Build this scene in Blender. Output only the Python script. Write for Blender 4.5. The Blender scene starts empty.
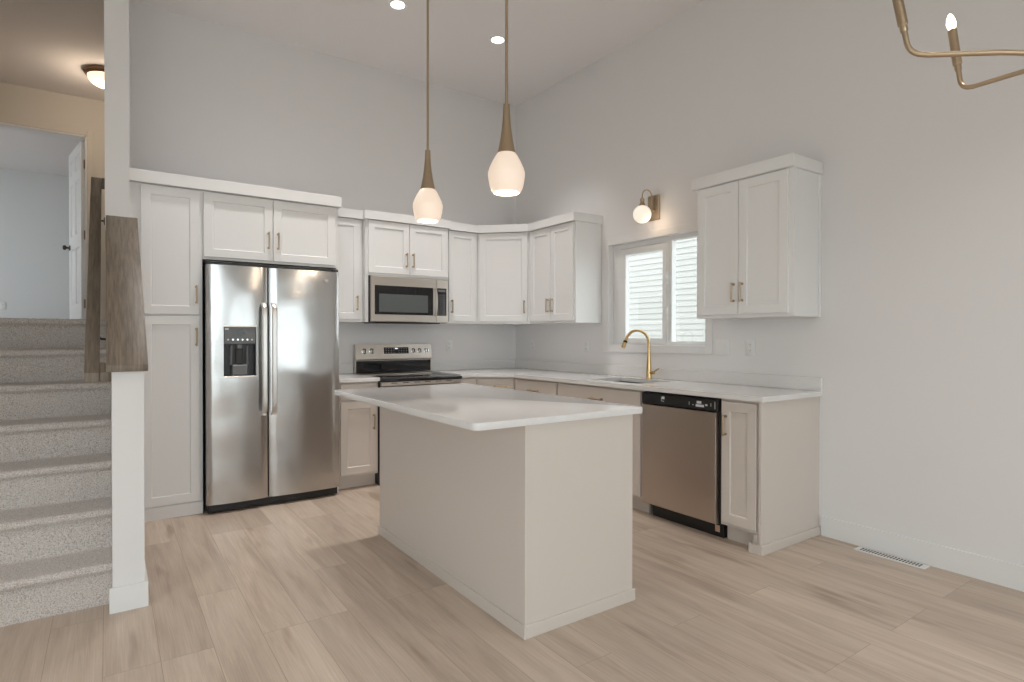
import bpy, bmesh, math, random
from mathutils import Vector, Matrix
random.seed(7)
sc = bpy.context.scene
COL = sc.collection
PI = math.pi

# ------------------------------------------------------------------ camera, sky, sun, exposure
YAW, PITCH, ROLL = 0.6061, 0.0074, -0.0011
cam_d = bpy.data.cameras.new('camera')
cam_d.sensor_width = 36.0
cam_d.lens = 583.29 / 1024 * 36.0
cam_d.clip_start = 0.05
cam = bpy.data.objects.new('camera', cam_d)
COL.objects.link(cam)
cam.matrix_world = (Matrix.Translation((-3.7303, -5.3103, 1.2586)) @ Matrix.Rotation(-YAW, 4, 'Z')
                    @ Matrix.Rotation(PI / 2 - PITCH, 4, 'X') @ Matrix.Rotation(-ROLL, 4, 'Z'))
sc.camera = cam

world = bpy.data.worlds.new('sky')
sc.world = world
world.use_nodes = True
wn = world.node_tree
wn.nodes.clear()
w_out = wn.nodes.new('ShaderNodeOutputWorld')
w_bg = wn.nodes.new('ShaderNodeBackground')
w_bg.inputs['Color'].default_value = (0.90, 0.955, 1.0, 1)
w_bg.inputs['Strength'].default_value = 3.0
wn.links.new(w_bg.outputs[0], w_out.inputs[0])

sun_d = bpy.data.lights.new('sun', 'SUN')
sun_d.energy = 1.0
sun_d.angle = math.radians(2)
sun_d.color = (1.0, 0.97, 0.92)
sun = bpy.data.objects.new('sun', sun_d)
sun.rotation_euler = Vector((0.62, -0.30, -0.80)).to_track_quat('-Z', 'Y').to_euler()
COL.objects.link(sun)

sc.view_settings.view_transform = 'Standard'
sc.view_settings.look = 'None'
sc.view_settings.gamma = 1.0
sc.view_settings.use_curve_mapping = False
sc.view_settings.exposure = 0.29

def window_light(name, loc, size_x, size_y, direction):
    """sky portal standing in a window opening"""
    d = bpy.data.lights.new(name, 'AREA')
    d.shape = 'RECTANGLE'
    d.size, d.size_y = size_x, size_y
    d.cycles.is_portal = True
    o = bpy.data.objects.new(name, d)
    o.location = loc
    o.rotation_euler = Vector(direction).to_track_quat('-Z', 'Z').to_euler()
    COL.objects.link(o)

# ------------------------------------------------------------------ materials
def mat(name, color, rough=0.5, metal=0.0, **kw):
    m = bpy.data.materials.new(name)
    m.use_nodes = True
    nt = m.node_tree
    b = nt.nodes['Principled BSDF']
    b.inputs['Base Color'].default_value = (*color, 1)
    b.inputs['Roughness'].default_value = rough
    b.inputs['Metallic'].default_value = metal
    for k, v in kw.items():
        b.inputs[k.replace('_', ' ')].default_value = v
    return m

def nodes(m):
    return m.node_tree, m.node_tree.nodes['Principled BSDF']

def add_noise_bump(m, scale, strength, detail=3, dist=0.01, stretch=(1, 1, 1)):
    nt, b = nodes(m)
    tc = nt.nodes.new('ShaderNodeTexCoord')
    mp = nt.nodes.new('ShaderNodeMapping')
    mp.inputs['Scale'].default_value = stretch
    n = nt.nodes.new('ShaderNodeTexNoise')
    n.inputs['Scale'].default_value = scale
    n.inputs['Detail'].default_value = detail
    bp = nt.nodes.new('ShaderNodeBump')
    bp.inputs['Strength'].default_value = strength
    bp.inputs['Distance'].default_value = dist
    nt.links.new(tc.outputs['Object'], mp.inputs[0])
    nt.links.new(mp.outputs[0], n.inputs['Vector'])
    nt.links.new(n.outputs['Fac'], bp.inputs['Height'])
    nt.links.new(bp.outputs[0], b.inputs['Normal'])
    return m

def ramp_color(m, scale, cols, stretch=(1, 1, 1), detail=4, rough_var=None):
    nt, b = nodes(m)
    tc = nt.nodes.new('ShaderNodeTexCoord')
    mp = nt.nodes.new('ShaderNodeMapping')
    mp.inputs['Scale'].default_value = stretch
    n = nt.nodes.new('ShaderNodeTexNoise')
    n.inputs['Scale'].default_value = scale
    n.inputs['Detail'].default_value = detail
    n.inputs['Roughness'].default_value = 0.6
    r = nt.nodes.new('ShaderNodeValToRGB')
    els = r.color_ramp.elements
    els[0].position, els[0].color = cols[0][0], (*cols[0][1], 1)
    els[1].position, els[1].color = cols[-1][0], (*cols[-1][1], 1)
    for p, c in cols[1:-1]:
        e = els.new(p)
        e.color = (*c, 1)
    nt.links.new(tc.outputs['Object'], mp.inputs[0])
    nt.links.new(mp.outputs[0], n.inputs['Vector'])
    nt.links.new(n.outputs['Fac'], r.inputs[0])
    nt.links.new(r.outputs[0], b.inputs['Base Color'])
    return m

M_wall = add_noise_bump(mat('wall_paint', (0.80, 0.785, 0.78), 0.85), 90, 0.05, 2, 0.002)
M_ceil = add_noise_bump(mat('ceiling_paint', (0.84, 0.81, 0.805), 0.9), 60, 0.25, 3, 0.003)
M_hall = add_noise_bump(mat('hall_paint', (0.70, 0.66, 0.60), 0.85), 90, 0.05, 2, 0.002)
M_bed = add_noise_bump(mat('bedroom_paint', (0.76, 0.78, 0.78), 0.85), 90, 0.05, 2, 0.002)
M_trim = mat('trim_paint', (0.82, 0.82, 0.81), 0.4)
M_white = add_noise_bump(mat('white_cabinet_paint', (0.84, 0.835, 0.83), 0.42), 140, 0.03, 2, 0.001)
M_greige = add_noise_bump(mat('greige_cabinet_paint', (0.665, 0.60, 0.545), 0.45), 140, 0.03, 2, 0.001)
M_quartz = ramp_color(mat('white_quartz', (0.8, 0.78, 0.77), 0.12), 260,
                      [(0.30, (0.74, 0.72, 0.71)), (0.5, (0.80, 0.785, 0.775)), (0.75, (0.82, 0.81, 0.80))], detail=6)
M_gold = add_noise_bump(mat('brushed_brass', (0.50, 0.39, 0.27), 0.32, 1.0), 60, 0.12, 2, 0.002, (1, 1, 12))
M_goldf = mat('gold_faucet', (0.68, 0.48, 0.23), 0.25, 1.0)
M_pull = mat('champagne_pull', (0.50, 0.40, 0.29), 0.35, 1.0)
M_black = mat('black_plastic', (0.012, 0.012, 0.013), 0.35)
M_blackgl = mat('black_glass', (0.008, 0.008, 0.010), 0.04, 0, IOR=1.5)
M_dark = mat('dark_grey_metal', (0.07, 0.07, 0.07), 0.5, 0.4)
M_greypl = mat('grey_plastic', (0.16, 0.165, 0.17), 0.35)
M_chrome = mat('chrome', (0.75, 0.75, 0.75), 0.12, 1.0)
M_pale = mat('pale_print', (0.7, 0.72, 0.74), 0.5)
M_nickel = mat('dark_bronze', (0.08, 0.065, 0.055), 0.35, 0.9)
M_bronze = mat('bronze_ring', (0.20, 0.12, 0.07), 0.4, 0.8)
M_plate = mat('plate_plastic', (0.82, 0.82, 0.81), 0.35)
M_slot = mat('slot_dark', (0.05, 0.05, 0.05), 0.6)

def steel(name, col, wav, rough=0.22):
    m = mat(name, col, rough, 1.0)
    nt, b = nodes(m)
    tc = nt.nodes.new('ShaderNodeTexCoord')
    mp = nt.nodes.new('ShaderNodeMapping')
    mp.inputs['Scale'].default_value = (1, 1, 90)
    n1 = nt.nodes.new('ShaderNodeTexNoise')
    n1.inputs['Scale'].default_value = 9
    n1.inputs['Detail'].default_value = 3
    mp2 = nt.nodes.new('ShaderNodeMapping')
    mp2.inputs['Scale'].default_value = (1.3, 1.0, 1.5)
    n2 = nt.nodes.new('ShaderNodeTexNoise')
    n2.inputs['Scale'].default_value = 2.2
    n2.inputs['Detail'].default_value = 1
    b1 = nt.nodes.new('ShaderNodeBump')
    b1.inputs['Strength'].default_value = 0.10
    b1.inputs['Distance'].default_value = 0.0006
    b2 = nt.nodes.new('ShaderNodeBump')
    b2.inputs['Strength'].default_value = wav
    b2.inputs['Distance'].default_value = 0.02
    L = nt.links
    L.new(tc.outputs['Object'], mp.inputs[0]); L.new(mp.outputs[0], n1.inputs['Vector'])
    L.new(tc.outputs['Object'], mp2.inputs[0]); L.new(mp2.outputs[0], n2.inputs['Vector'])
    L.new(n2.outputs['Fac'], b2.inputs['Height'])
    L.new(n1.outputs['Fac'], b1.inputs['Height'])
    L.new(b2.outputs[0], b1.inputs['Normal'])
    L.new(b1.outputs[0], b.inputs['Normal'])
    return m
M_steel = steel('stainless_steel', (0.52, 0.515, 0.51), 0.55, 0.19)
M_steelw = steel('dishwasher_steel', (0.56, 0.50, 0.45), 0.06, 0.3)
M_steelr = steel('range_steel', (0.60, 0.55, 0.50), 0.05, 0.3)

# opal lamp glass: glows all over
def glow(name, col, strength, base=(0.9, 0.88, 0.85)):
    m = mat(name, base, 0.3)
    nt, b = nodes(m)
    b.inputs['Emission Color'].default_value = (*col, 1)
    b.inputs['Emission Strength'].default_value = strength
    return m
M_opal = glow('opal_glass_lit', (1.0, 0.74, 0.54), 0.42, (0.75, 0.70, 0.66))
M_opal_low = glow('opal_glass_lit_mouth', (1.0, 0.86, 0.68), 1.0)
M_globe = glow('globe_glass_lit', (1.0, 0.82, 0.64), 0.55, (0.8, 0.77, 0.73))
M_dome = glow('alabaster_dome_lit', (1.0, 0.70, 0.42), 1.3)
M_bulb = glow('candle_bulb_lit', (1.0, 0.86, 0.62), 9.0)
M_can = glow('downlight_lens_lit', (1.0, 0.90, 0.78), 7.0)

# oak planks running along y
M_floor = mat('light_oak_planks', (0.5, 0.4, 0.3), 0.42)
nt, b = nodes(M_floor)
L = nt.links
tc = nt.nodes.new('ShaderNodeTexCoord')
mp = nt.nodes.new('ShaderNodeMapping')
mp.inputs['Rotation'].default_value = (0, 0, PI / 2)
mp.inputs['Location'].default_value = (0.31, 0.05, 0)
L.new(tc.outputs['Object'], mp.inputs[0])
br = nt.nodes.new('ShaderNodeTexBrick')
br.offset = 0.37
br.offset_frequency = 3
br.inputs['Scale'].default_value = 1.0
br.inputs['Mortar Size'].default_value = 0.0011
br.inputs['Mortar Smooth'].default_value = 0.2
br.inputs['Bias'].default_value = 0.0
br.inputs['Brick Width'].default_value = 1.5
br.inputs['Row Height'].default_value = 0.185
br.inputs['Color1'].default_value = (0, 0, 0, 1)
br.inputs['Color2'].default_value = (1, 1, 1, 1)
br.inputs['Mortar'].default_value = (0.5, 0.5, 0.5, 1)
L.new(mp.outputs[0], br.inputs['Vector'])
# grain, shifted per plank
gm = nt.nodes.new('ShaderNodeMapping')
gm.inputs['Scale'].default_value = (0.9, 9.0, 1)
L.new(mp.outputs[0], gm.inputs[0])
addv = nt.nodes.new('ShaderNodeVectorMath'); addv.operation = 'MULTIPLY_ADD'
L.new(br.outputs['Color'], addv.inputs[0])
addv.inputs[1].default_value = (7.3, 3.1, 5.0)
L.new(gm.outputs[0], addv.inputs[2])
g1 = nt.nodes.new('ShaderNodeTexNoise')
g1.inputs['Scale'].default_value = 1.6; g1.inputs['Detail'].default_value = 6; g1.inputs['Roughness'].default_value = 0.6
g1.inputs['Distortion'].default_value = 0.6
L.new(addv.outputs[0], g1.inputs['Vector'])
g2m = nt.nodes.new('ShaderNodeMapping'); g2m.inputs['Scale'].default_value = (1, 7, 1)
L.new(addv.outputs[0], g2m.inputs[0])
g2 = nt.nodes.new('ShaderNodeTexNoise')
g2.inputs['Scale'].default_value = 4.0; g2.inputs['Detail'].default_value = 4
L.new(g2m.outputs[0], g2.inputs['Vector'])
# knots
kn = nt.nodes.new('ShaderNodeTexNoise')
kn.inputs['Scale'].default_value = 1.1; kn.inputs['Detail'].default_value = 2
knm = nt.nodes.new('ShaderNodeMapping'); knm.inputs['Scale'].default_value = (1.6, 0.9, 1)
L.new(addv.outputs[0], knm.inputs[0]); L.new(knm.outputs[0], kn.inputs['Vector'])
r1 = nt.nodes.new('ShaderNodeValToRGB')
r1.color_ramp.elements[0].position = 0.28; r1.color_ramp.elements[0].color = (0.46, 0.365, 0.29, 1)
r1.color_ramp.elements[1].position = 0.75; r1.color_ramp.elements[1].color = (0.66, 0.555, 0.465, 1)
e = r1.color_ramp.elements.new(0.5); e.color = (0.58, 0.475, 0.385, 1)
L.new(g1.outputs['Fac'], r1.inputs[0])
r2 = nt.nodes.new('ShaderNodeValToRGB')
r2.color_ramp.elements[0].position = 0.3; r2.color_ramp.elements[0].color = (0.88, 0.87, 0.86, 1)
r2.color_ramp.elements[1].position = 0.7; r2.color_ramp.elements[1].color = (1.04, 1.04, 1.04, 1)
L.new(g2.outputs['Fac'], r2.inputs[0])
mx = nt.nodes.new('ShaderNodeMix'); mx.data_type = 'RGBA'; mx.blend_type = 'MULTIPLY'
mx.inputs['Factor'].default_value = 1.0
L.new(r1.outputs[0], mx.inputs['A']); L.new(r2.outputs[0], mx.inputs['B'])
r3 = nt.nodes.new('ShaderNodeValToRGB')
r3.color_ramp.elements[0].position = 0.24; r3.color_ramp.elements[0].color = (0.60, 0.54, 0.48, 1)
r3.color_ramp.elements[1].position = 0.36; r3.color_ramp.elements[1].color = (1, 1, 1, 1)
L.new(kn.outputs['Fac'], r3.inputs[0])
mx2 = nt.nodes.new('ShaderNodeMix'); mx2.data_type = 'RGBA'; mx2.blend_type = 'MULTIPLY'
mx2.inputs['Factor'].default_value = 0.8
L.new(mx.outputs['Result'], mx2.inputs['A']); L.new(r3.outputs[0], mx2.inputs['B'])
# plank tone
r4 = nt.nodes.new('ShaderNodeValToRGB')
r4.color_ramp.elements[0].color = (0.87, 0.86, 0.85, 1)
r4.color_ramp.elements[1].color = (1.05, 1.05, 1.05, 1)
L.new(br.outputs['Color'], r4.inputs[0])
mx3 = nt.nodes.new('ShaderNodeMix'); mx3.data_type = 'RGBA'; mx3.blend_type = 'MULTIPLY'
mx3.inputs['Factor'].default_value = 1.0
L.new(mx2.outputs['Result'], mx3.inputs['A']); L.new(r4.outputs[0], mx3.inputs['B'])
mx4 = nt.nodes.new('ShaderNodeMix'); mx4.data_type = 'RGBA'; mx4.blend_type = 'MIX'
L.new(br.outputs['Fac'], mx4.inputs['Factor'])
L.new(mx3.outputs['Result'], mx4.inputs['A']); mx4.inputs['B'].default_value = (0.33, 0.25, 0.18, 1)
L.new(mx4.outputs['Result'], b.inputs['Base Color'])
bp = nt.nodes.new('ShaderNodeBump'); bp.inputs['Strength'].default_value = 0.08; bp.inputs['Distance'].default_value = 0.002
L.new(g2.outputs['Fac'], bp.inputs['Height']); L.new(bp.outputs[0], b.inputs['Normal'])

# speckled carpet
M_carpet = mat('beige_fleck_carpet', (0.5, 0.45, 0.4), 0.95)
ramp_color(M_carpet, 190, [(0.34, (0.36, 0.30, 0.27)), (0.46, (0.60, 0.54, 0.50)), (0.62, (0.74, 0.69, 0.65))], detail=3)
nt, b = nodes(M_carpet)
b.inputs['Sheen Weight'].default_value = 0.3
nn = nt.nodes.new('ShaderNodeTexNoise'); nn.inputs['Scale'].default_value = 160; nn.inputs['Detail'].default_value = 3
tcc = nt.nodes.new('ShaderNodeTexCoord')
bp = nt.nodes.new('ShaderNodeBump'); bp.inputs['Strength'].default_value = 0.8; bp.inputs['Distance'].default_value = 0.008
nt.links.new(tcc.outputs['Object'], nn.inputs['Vector'])
nt.links.new(nn.outputs['Fac'], bp.inputs['Height']); nt.links.new(bp.outputs[0], b.inputs['Normal'])

# weathered grey wood, grain along the slope (y)
M_wood = mat('weathered_grey_wood', (0.2, 0.16, 0.12), 0.45)
ramp_color(M_wood, 3.2, [(0.3, (0.115, 0.087, 0.062)), (0.5, (0.185, 0.145, 0.108)), (0.72, (0.255, 0.205, 0.155))],
           stretch=(26, 1.6, 2.2), detail=7)

M_siding = mat('white_lap_siding', (0.58, 0.575, 0.56), 0.6)
M_bounce_ground = ramp_color(mat('ground', (0.2, 0.2, 0.15), 0.9), 1.2, [(0.3, (0.42, 0.41, 0.39)), (0.7, (0.55, 0.54, 0.51))])  # pale ground colour, chosen to bounce daylight up onto the ceiling
M_glass = bpy.data.materials.new('window_glass')
M_glass.use_nodes = True
nt = M_glass.node_tree
nt.nodes.clear()
o_ = nt.nodes.new('ShaderNodeOutputMaterial'); t_ = nt.nodes.new('ShaderNodeBsdfTransparent'); g_ = nt.nodes.new('ShaderNodeBsdfGlossy')
g_.inputs['Roughness'].default_value = 0.02; t_.inputs['Color'].default_value = (0.95, 0.97, 0.96, 1)
m_ = nt.nodes.new('ShaderNodeMixShader'); m_.inputs[0].default_value = 0.06
nt.links.new(t_.outputs[0], m_.inputs[1]); nt.links.new(g_.outputs[0], m_.inputs[2]); nt.links.new(m_.outputs[0], o_.inputs[0])

# ------------------------------------------------------------------ mesh helpers
class Frame:
    """local frame: u along the front, n out of the wall, z up"""
    def __init__(self, o=(0, 0, 0), u=(1, 0), n=(0, -1)):
        self.o, self.u, self.n = Vector(o), Vector((*u, 0)), Vector((*n, 0))
    def p(self, u, n, z):
        return self.o + self.u * u + self.n * n + Vector((0, 0, z))
W0 = Frame((0, 0, 0), (1, 0), (0, 1))          # plain world axes
BACK = Frame((0, 0, 0), (1, 0), (0, -1))       # back wall: u = x
RIGHT = Frame((0, 0, 0), (0, -1), (-1, 0))     # right wall: u = -y
s2 = math.sqrt(0.5)
DIAG = Frame((-0.685, -0.312, 0), (s2, -s2), (-s2, -s2))

def box(bm, F, u0, u1, n0, n1, z0, z1, bev=0.0, seg=1):
    vs = [bm.verts.new(F.p(u, n, z)) for z in (z0, z1) for (u, n) in ((u0, n0), (u1, n0), (u1, n1), (u0, n1))]
    fs = [bm.faces.new([vs[i] for i in f]) for f in ((0, 1, 2, 3), (4, 5, 6, 7), (0, 1, 5, 4), (1, 2, 6, 5), (2, 3, 7, 6), (3, 0, 4, 7))]
    bmesh.ops.recalc_face_normals(bm, faces=fs)
    if bev > 0:
        es = list({e for f in fs for e in f.edges})
        bmesh.ops.bevel(bm, geom=es, offset=bev, segments=seg, affect='EDGES', profile=0.5)

def prism(bm, pts, z0, z1, bev=0.0):
    lo = [bm.verts.new((x, y, z0)) for x, y in pts]
    hi = [bm.verts.new((x, y, z1)) for x, y in pts]
    n = len(pts)
    fs = [bm.faces.new(lo), bm.faces.new(hi)]
    for i in range(n):
        fs.append(bm.faces.new((lo[i], lo[(i + 1) % n], hi[(i + 1) % n], hi[i])))
    bmesh.ops.recalc_face_normals(bm, faces=fs)
    if bev > 0:
        bmesh.ops.bevel(bm, geom=list({e for f in fs for e in f.edges}), offset=bev, segments=2, affect='EDGES', profile=0.5)

def extrude_x(bm, pts, x0, x1, bev=0.0):
    """polygon in (y, z) pushed along x"""
    a = [bm.verts.new((x0, y, z)) for y, z in pts]
    b_ = [bm.verts.new((x1, y, z)) for y, z in pts]
    n = len(pts)
    fs = [bm.faces.new(a), bm.faces.new(b_)]
    for i in range(n):
        fs.append(bm.faces.new((a[i], a[(i + 1) % n], b_[(i + 1) % n], b_[i])))
    bmesh.ops.recalc_face_normals(bm, faces=fs)
    if bev > 0:
        bmesh.ops.bevel(bm, geom=list({e for f in fs for e in f.edges}), offset=bev, segments=2, affect='EDGES', profile=0.5)

def rings(bm, F, u0, u1, z0, z1, rg, cap=True, back=True):
    """rectangular rings (inset, n) lofted into a panel"""
    prev, first, fs = None, None, []
    for ins, n in rg:
        r = [bm.verts.new(F.p(u, n, z)) for u, z in ((u0 + ins, z0 + ins), (u1 - ins, z0 + ins), (u1 - ins, z1 - ins), (u0 + ins, z1 - ins))]
        if prev:
            for i in range(4):
                fs.append(bm.faces.new((prev[i], prev[(i + 1) % 4], r[(i + 1) % 4], r[i])))
        else:
            first = r
        prev = r
    if cap: fs.append(bm.faces.new(prev))
    if back: fs.append(bm.faces.new(first))
    bmesh.ops.recalc_face_normals(bm, faces=fs)

def tube(bm, pts, r, seg=12, caps=True):
    pts = [Vector(p) for p in pts]
    rs = r if isinstance(r, (list, tuple)) else [r] * len(pts)
    prev_n = None
    loops = []
    for i, p in enumerate(pts):
        t = (pts[min(i + 1, len(pts) - 1)] - pts[max(i - 1, 0)]).normalized()
        if prev_n is None:
            a = Vector((0, 0, 1)) if abs(t.z) < 0.9 else Vector((1, 0, 0))
            nn = t.cross(a).normalized()
        else:
            nn = (prev_n - t * prev_n.dot(t)).normalized()
        prev_n = nn
        bb = t.cross(nn)
        loops.append([bm.verts.new(p + (nn * math.cos(2 * PI * k / seg) + bb * math.sin(2 * PI * k / seg)) * rs[i]) for k in range(seg)])
    fs = []
    for a, b_ in zip(loops, loops[1:]):
        for k in range(seg):
            fs.append(bm.faces.new((a[k], a[(k + 1) % seg], b_[(k + 1) % seg], b_[k])))
    if caps:
        fs.append(bm.faces.new(loops[0])); fs.append(bm.faces.new(loops[-1]))
    bmesh.ops.recalc_face_normals(bm, faces=fs)

def lathe(bm, c, prof, seg=32, axis=(0, 0, 1)):
    """profile [(r, h)] spun round an axis through c"""
    c = Vector(c); ax = Vector(axis).normalized()
    a = Vector((1, 0, 0)) if abs(ax.x) < 0.9 else Vector((0, 1, 0))
    e1 = ax.cross(a).normalized(); e2 = ax.cross(e1)
    loops, fs = [], []
    for r, h in prof:
        if r < 1e-6:
            loops.append([bm.verts.new(c + ax * h)])
        else:
            loops.append([bm.verts.new(c + ax * h + (e1 * math.cos(2 * PI * k / seg) + e2 * math.sin(2 * PI * k / seg)) * r) for k in range(seg)])
    for A, B in zip(loops, loops[1:]):
        for k in range(seg):
            a0, a1 = A[k % len(A)], A[(k + 1) % len(A)]
            b0, b1 = B[k % len(B)], B[(k + 1) % len(B)]
            v = []
            for q in (a0, a1, b1, b0):
                if q not in v: v.append(q)
            if len(v) > 2: fs.append(bm.faces.new(v))
    bmesh.ops.recalc_face_normals(bm, faces=fs)

def frame_ring(bm, F, u0, u1, z0, z1, n0, n1, wl, wr, wb, wt):
    """rectangular picture-frame solid with its own member widths"""
    O = ((u0, z0), (u1, z0), (u1, z1), (u0, z1)); I = ((u0 + wl, z0 + wb), (u1 - wr, z0 + wb), (u1 - wr, z1 - wt), (u0 + wl, z1 - wt))
    L = [[bm.verts.new(F.p(u, n, z)) for u, z in q] for q, n in ((O, n0), (O, n1), (I, n1), (I, n0))]
    fs = []
    for k in range(4):
        a, b_ = L[k], L[(k + 1) % 4]
        for i in range(4): fs.append(bm.faces.new((a[i], a[(i + 1) % 4], b_[(i + 1) % 4], b_[i])))
    bmesh.ops.recalc_face_normals(bm, faces=fs)

def origin_of(o):
    v = Vector((0, 0, 0))
    while o:
        v += o.location
        o = o.parent
    return v

def obj(name, bm, m, parent=None, sharp=35, label=None, loc=None):
    """link bm (built in world coordinates) as one mesh; its origin is its parent's, or loc"""
    base = origin_of(parent) if parent else Vector(loc or (0, 0, 0))
    bmesh.ops.translate(bm, verts=bm.verts, vec=-base)
    me = bpy.data.meshes.new(name)
    bm.to_mesh(me); bm.free()
    for p in me.polygons: p.use_smooth = True
    me.set_sharp_from_angle(angle=math.radians(sharp))
    for mm in (m if isinstance(m, (list, tuple)) else [m]):
        me.materials.append(mm)
    o = bpy.data.objects.new(name, me)
    COL.objects.link(o)
    if parent: o.parent = parent
    else: o.location = base
    if label: o['label'] = label
    return o

def thing(name, label, cat, loc=(0, 0, 0), group=None):
    o = bpy.data.objects.new(name, None)
    o.empty_display_size = 0.1
    COL.objects.link(o)
    o.location = loc
    o['label'] = label; o['category'] = cat
    if group: o['group'] = group
    return o

def tag(o, label, cat, group=None):
    o['label'] = label; o['category'] = cat
    if group: o['group'] = group
    return o

def struct(o, label=None, cat=None):
    o['kind'] = 'structure'
    if label: o['label'] = label
    if cat: o['category'] = cat
    return o

def NB(): return bmesh.new()

def boxo(name, F, dims, m, parent=None, bev=0.0, **k):
    bm = NB(); box(bm, F, *dims, bev=bev)
    return obj(name, bm, m, parent, **k)

def wall_panel(name, F, u0, u1, n0, n1, z0, z1, holes, m):
    """wall slab with rectangular openings (u0,u1,z0,z1)"""
    us = sorted({u0, u1, *[h[0] for h in holes], *[h[1] for h in holes]})
    zs = sorted({z0, z1, *[h[2] for h in holes], *[h[3] for h in holes]})
    bm = NB(); V = {}
    def v(i, j, k):
        if (i, j, k) not in V: V[(i, j, k)] = bm.verts.new(F.p(us[i], (n0, n1)[k], zs[j]))
        return V[(i, j, k)]
    def solid(i, j):
        if i < 0 or j < 0 or i >= len(us) - 1 or j >= len(zs) - 1: return False
        cu, cz = (us[i] + us[i + 1]) / 2, (zs[j] + zs[j + 1]) / 2
        return not any(h[0] < cu < h[1] and h[2] < cz < h[3] for h in holes)
    for i in range(len(us) - 1):
        for j in range(len(zs) - 1):
            if not solid(i, j): continue
            for k in (0, 1):
                bm.faces.new((v(i, j, k), v(i + 1, j, k), v(i + 1, j + 1, k), v(i, j + 1, k)))
            if not solid(i - 1, j): bm.faces.new((v(i, j, 0), v(i, j + 1, 0), v(i, j + 1, 1), v(i, j, 1)))
            if not solid(i + 1, j): bm.faces.new((v(i + 1, j, 0), v(i + 1, j + 1, 0), v(i + 1, j + 1, 1), v(i + 1, j, 1)))
            if not solid(i, j - 1): bm.faces.new((v(i, j, 0), v(i + 1, j, 0), v(i + 1, j, 1), v(i, j, 1)))
            if not solid(i, j + 1): bm.faces.new((v(i, j + 1, 0), v(i + 1, j + 1, 0), v(i + 1, j + 1, 1), v(i, j + 1, 1)))
    bmesh.ops.recalc_face_normals(bm, faces=bm.faces)
    return struct(obj(name, bm, m))

# ------------------------------------------------------------------ room shell
CZ = 3.812                      # ceiling height
LZ = 1.372                      # upstairs landing
REAR = -7.6
LEFT = -6.3
SX0, SX1 = -4.78, -3.713        # stair flight between its walls
floor = struct(boxo('floor', W0, (LEFT - 0.12, 0.12, REAR - 0.12, 0.12, -0.1, 0.0), M_floor))
ceil = struct(boxo('ceiling', W0, (-7.4, 0.12, REAR - 0.12, 6.55, CZ, CZ + 0.12), M_ceil))
WINY0, WINY1, WINZ0, WINZ1 = 1.47, 2.512, 1.188, 2.082
wall_panel('wall_right', RIGHT, -0.12, -REAR + 0.12, -0.12, 0.0, 0, CZ, [(WINY0, WINY1, WINZ0, WINZ1)], M_wall)
struct(boxo('wall_back', W0, (-3.618, 0.0, 0.0, 0.12, 0, CZ), M_wall))
# rear wall behind the camera with a wide window and an added light opening
wall_panel('wall_rear', Frame((0, REAR, 0), (1, 0), (0, 1)), LEFT, 0.0, -0.12, 0.0, 0, CZ,
           [(-2.8, -0.4, 0.45, 1.95), (-6.1, -3.1, 0.02, 3.3)], M_wall)
wall_panel('wall_left', Frame((LEFT, 0, 0), (0, 1), (1, 0)), REAR, -2.1, -0.12, 0.0, 0, CZ, [(-6.0, -3.8, 0.02, 1.7)], M_wall)
struct(boxo('wall_stair_return', W0, (LEFT, SX0 - 0.0, -2.1, -1.98, 0, CZ), M_wall))
struct(boxo('wall_stair_side', W0, (SX0 - 0.12, SX0, -1.98, 2.45, 0, CZ), M_hall))
# full-height wall between stairs and kitchen, then the sloping half wall below it
bm = NB()
box(bm, W0, -3.716, -3.616, -1.0, 0.12, 0, 1.9); box(bm, W0, -3.742, -3.616, -1.0, 0.12, 1.9, CZ)
struct(obj('wall_stairs', bm, M_wall))
bm = NB()
SL = 0.771
def cap_z(y): return 1.132 + SL * (y + 2.12)
extrude_x(bm, [(-2.1, 0), (-1.0, 0), (-1.0, cap_z(-1.0) - 0.035), (-2.1, cap_z(-2.1) - 0.035)], -3.716, -3.592)
struct(obj('wall_half', bm, M_wall))

# sloping wooden cap on the half wall
bm = NB()
nx, nz = -SL / math.hypot(1, SL), 1 / math.hypot(1, SL)
extrude_x(bm, [(-2.125, cap_z(-2.125)), (-1.003, cap_z(-1.003)), (-1.003 , cap_z(-1.003) - 0.032), (-2.125, cap_z(-2.125) - 0.032)], -3.737, -3.576, bev=0.003)
tag(obj('sloping_ledge', bm, M_wood, loc=(-3.65, -2.1, 1.06)), 'wide sloping grey wood ledge capping the white half wall', 'ledge')

# baseboards
def baseboard(name, dims):
    bm = NB(); box(bm, W0, *dims)
    struct(obj(name, bm, M_trim))
baseboard('baseboard_right', (-0.014, 0.0, REAR, -3.392, 0, 0.124))
baseboard('baseboard_half_wall_end', (-3.728, -3.578, -2.114, -2.1, 0, 0.115))
baseboard('baseboard_half_wall_side', (-3.592, -3.578, -2.1, -0.66, 0, 0.115))
baseboard('baseboard_rear', (-3.2, -0.014, REAR, REAR + 0.014, 0, 0.124))

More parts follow.
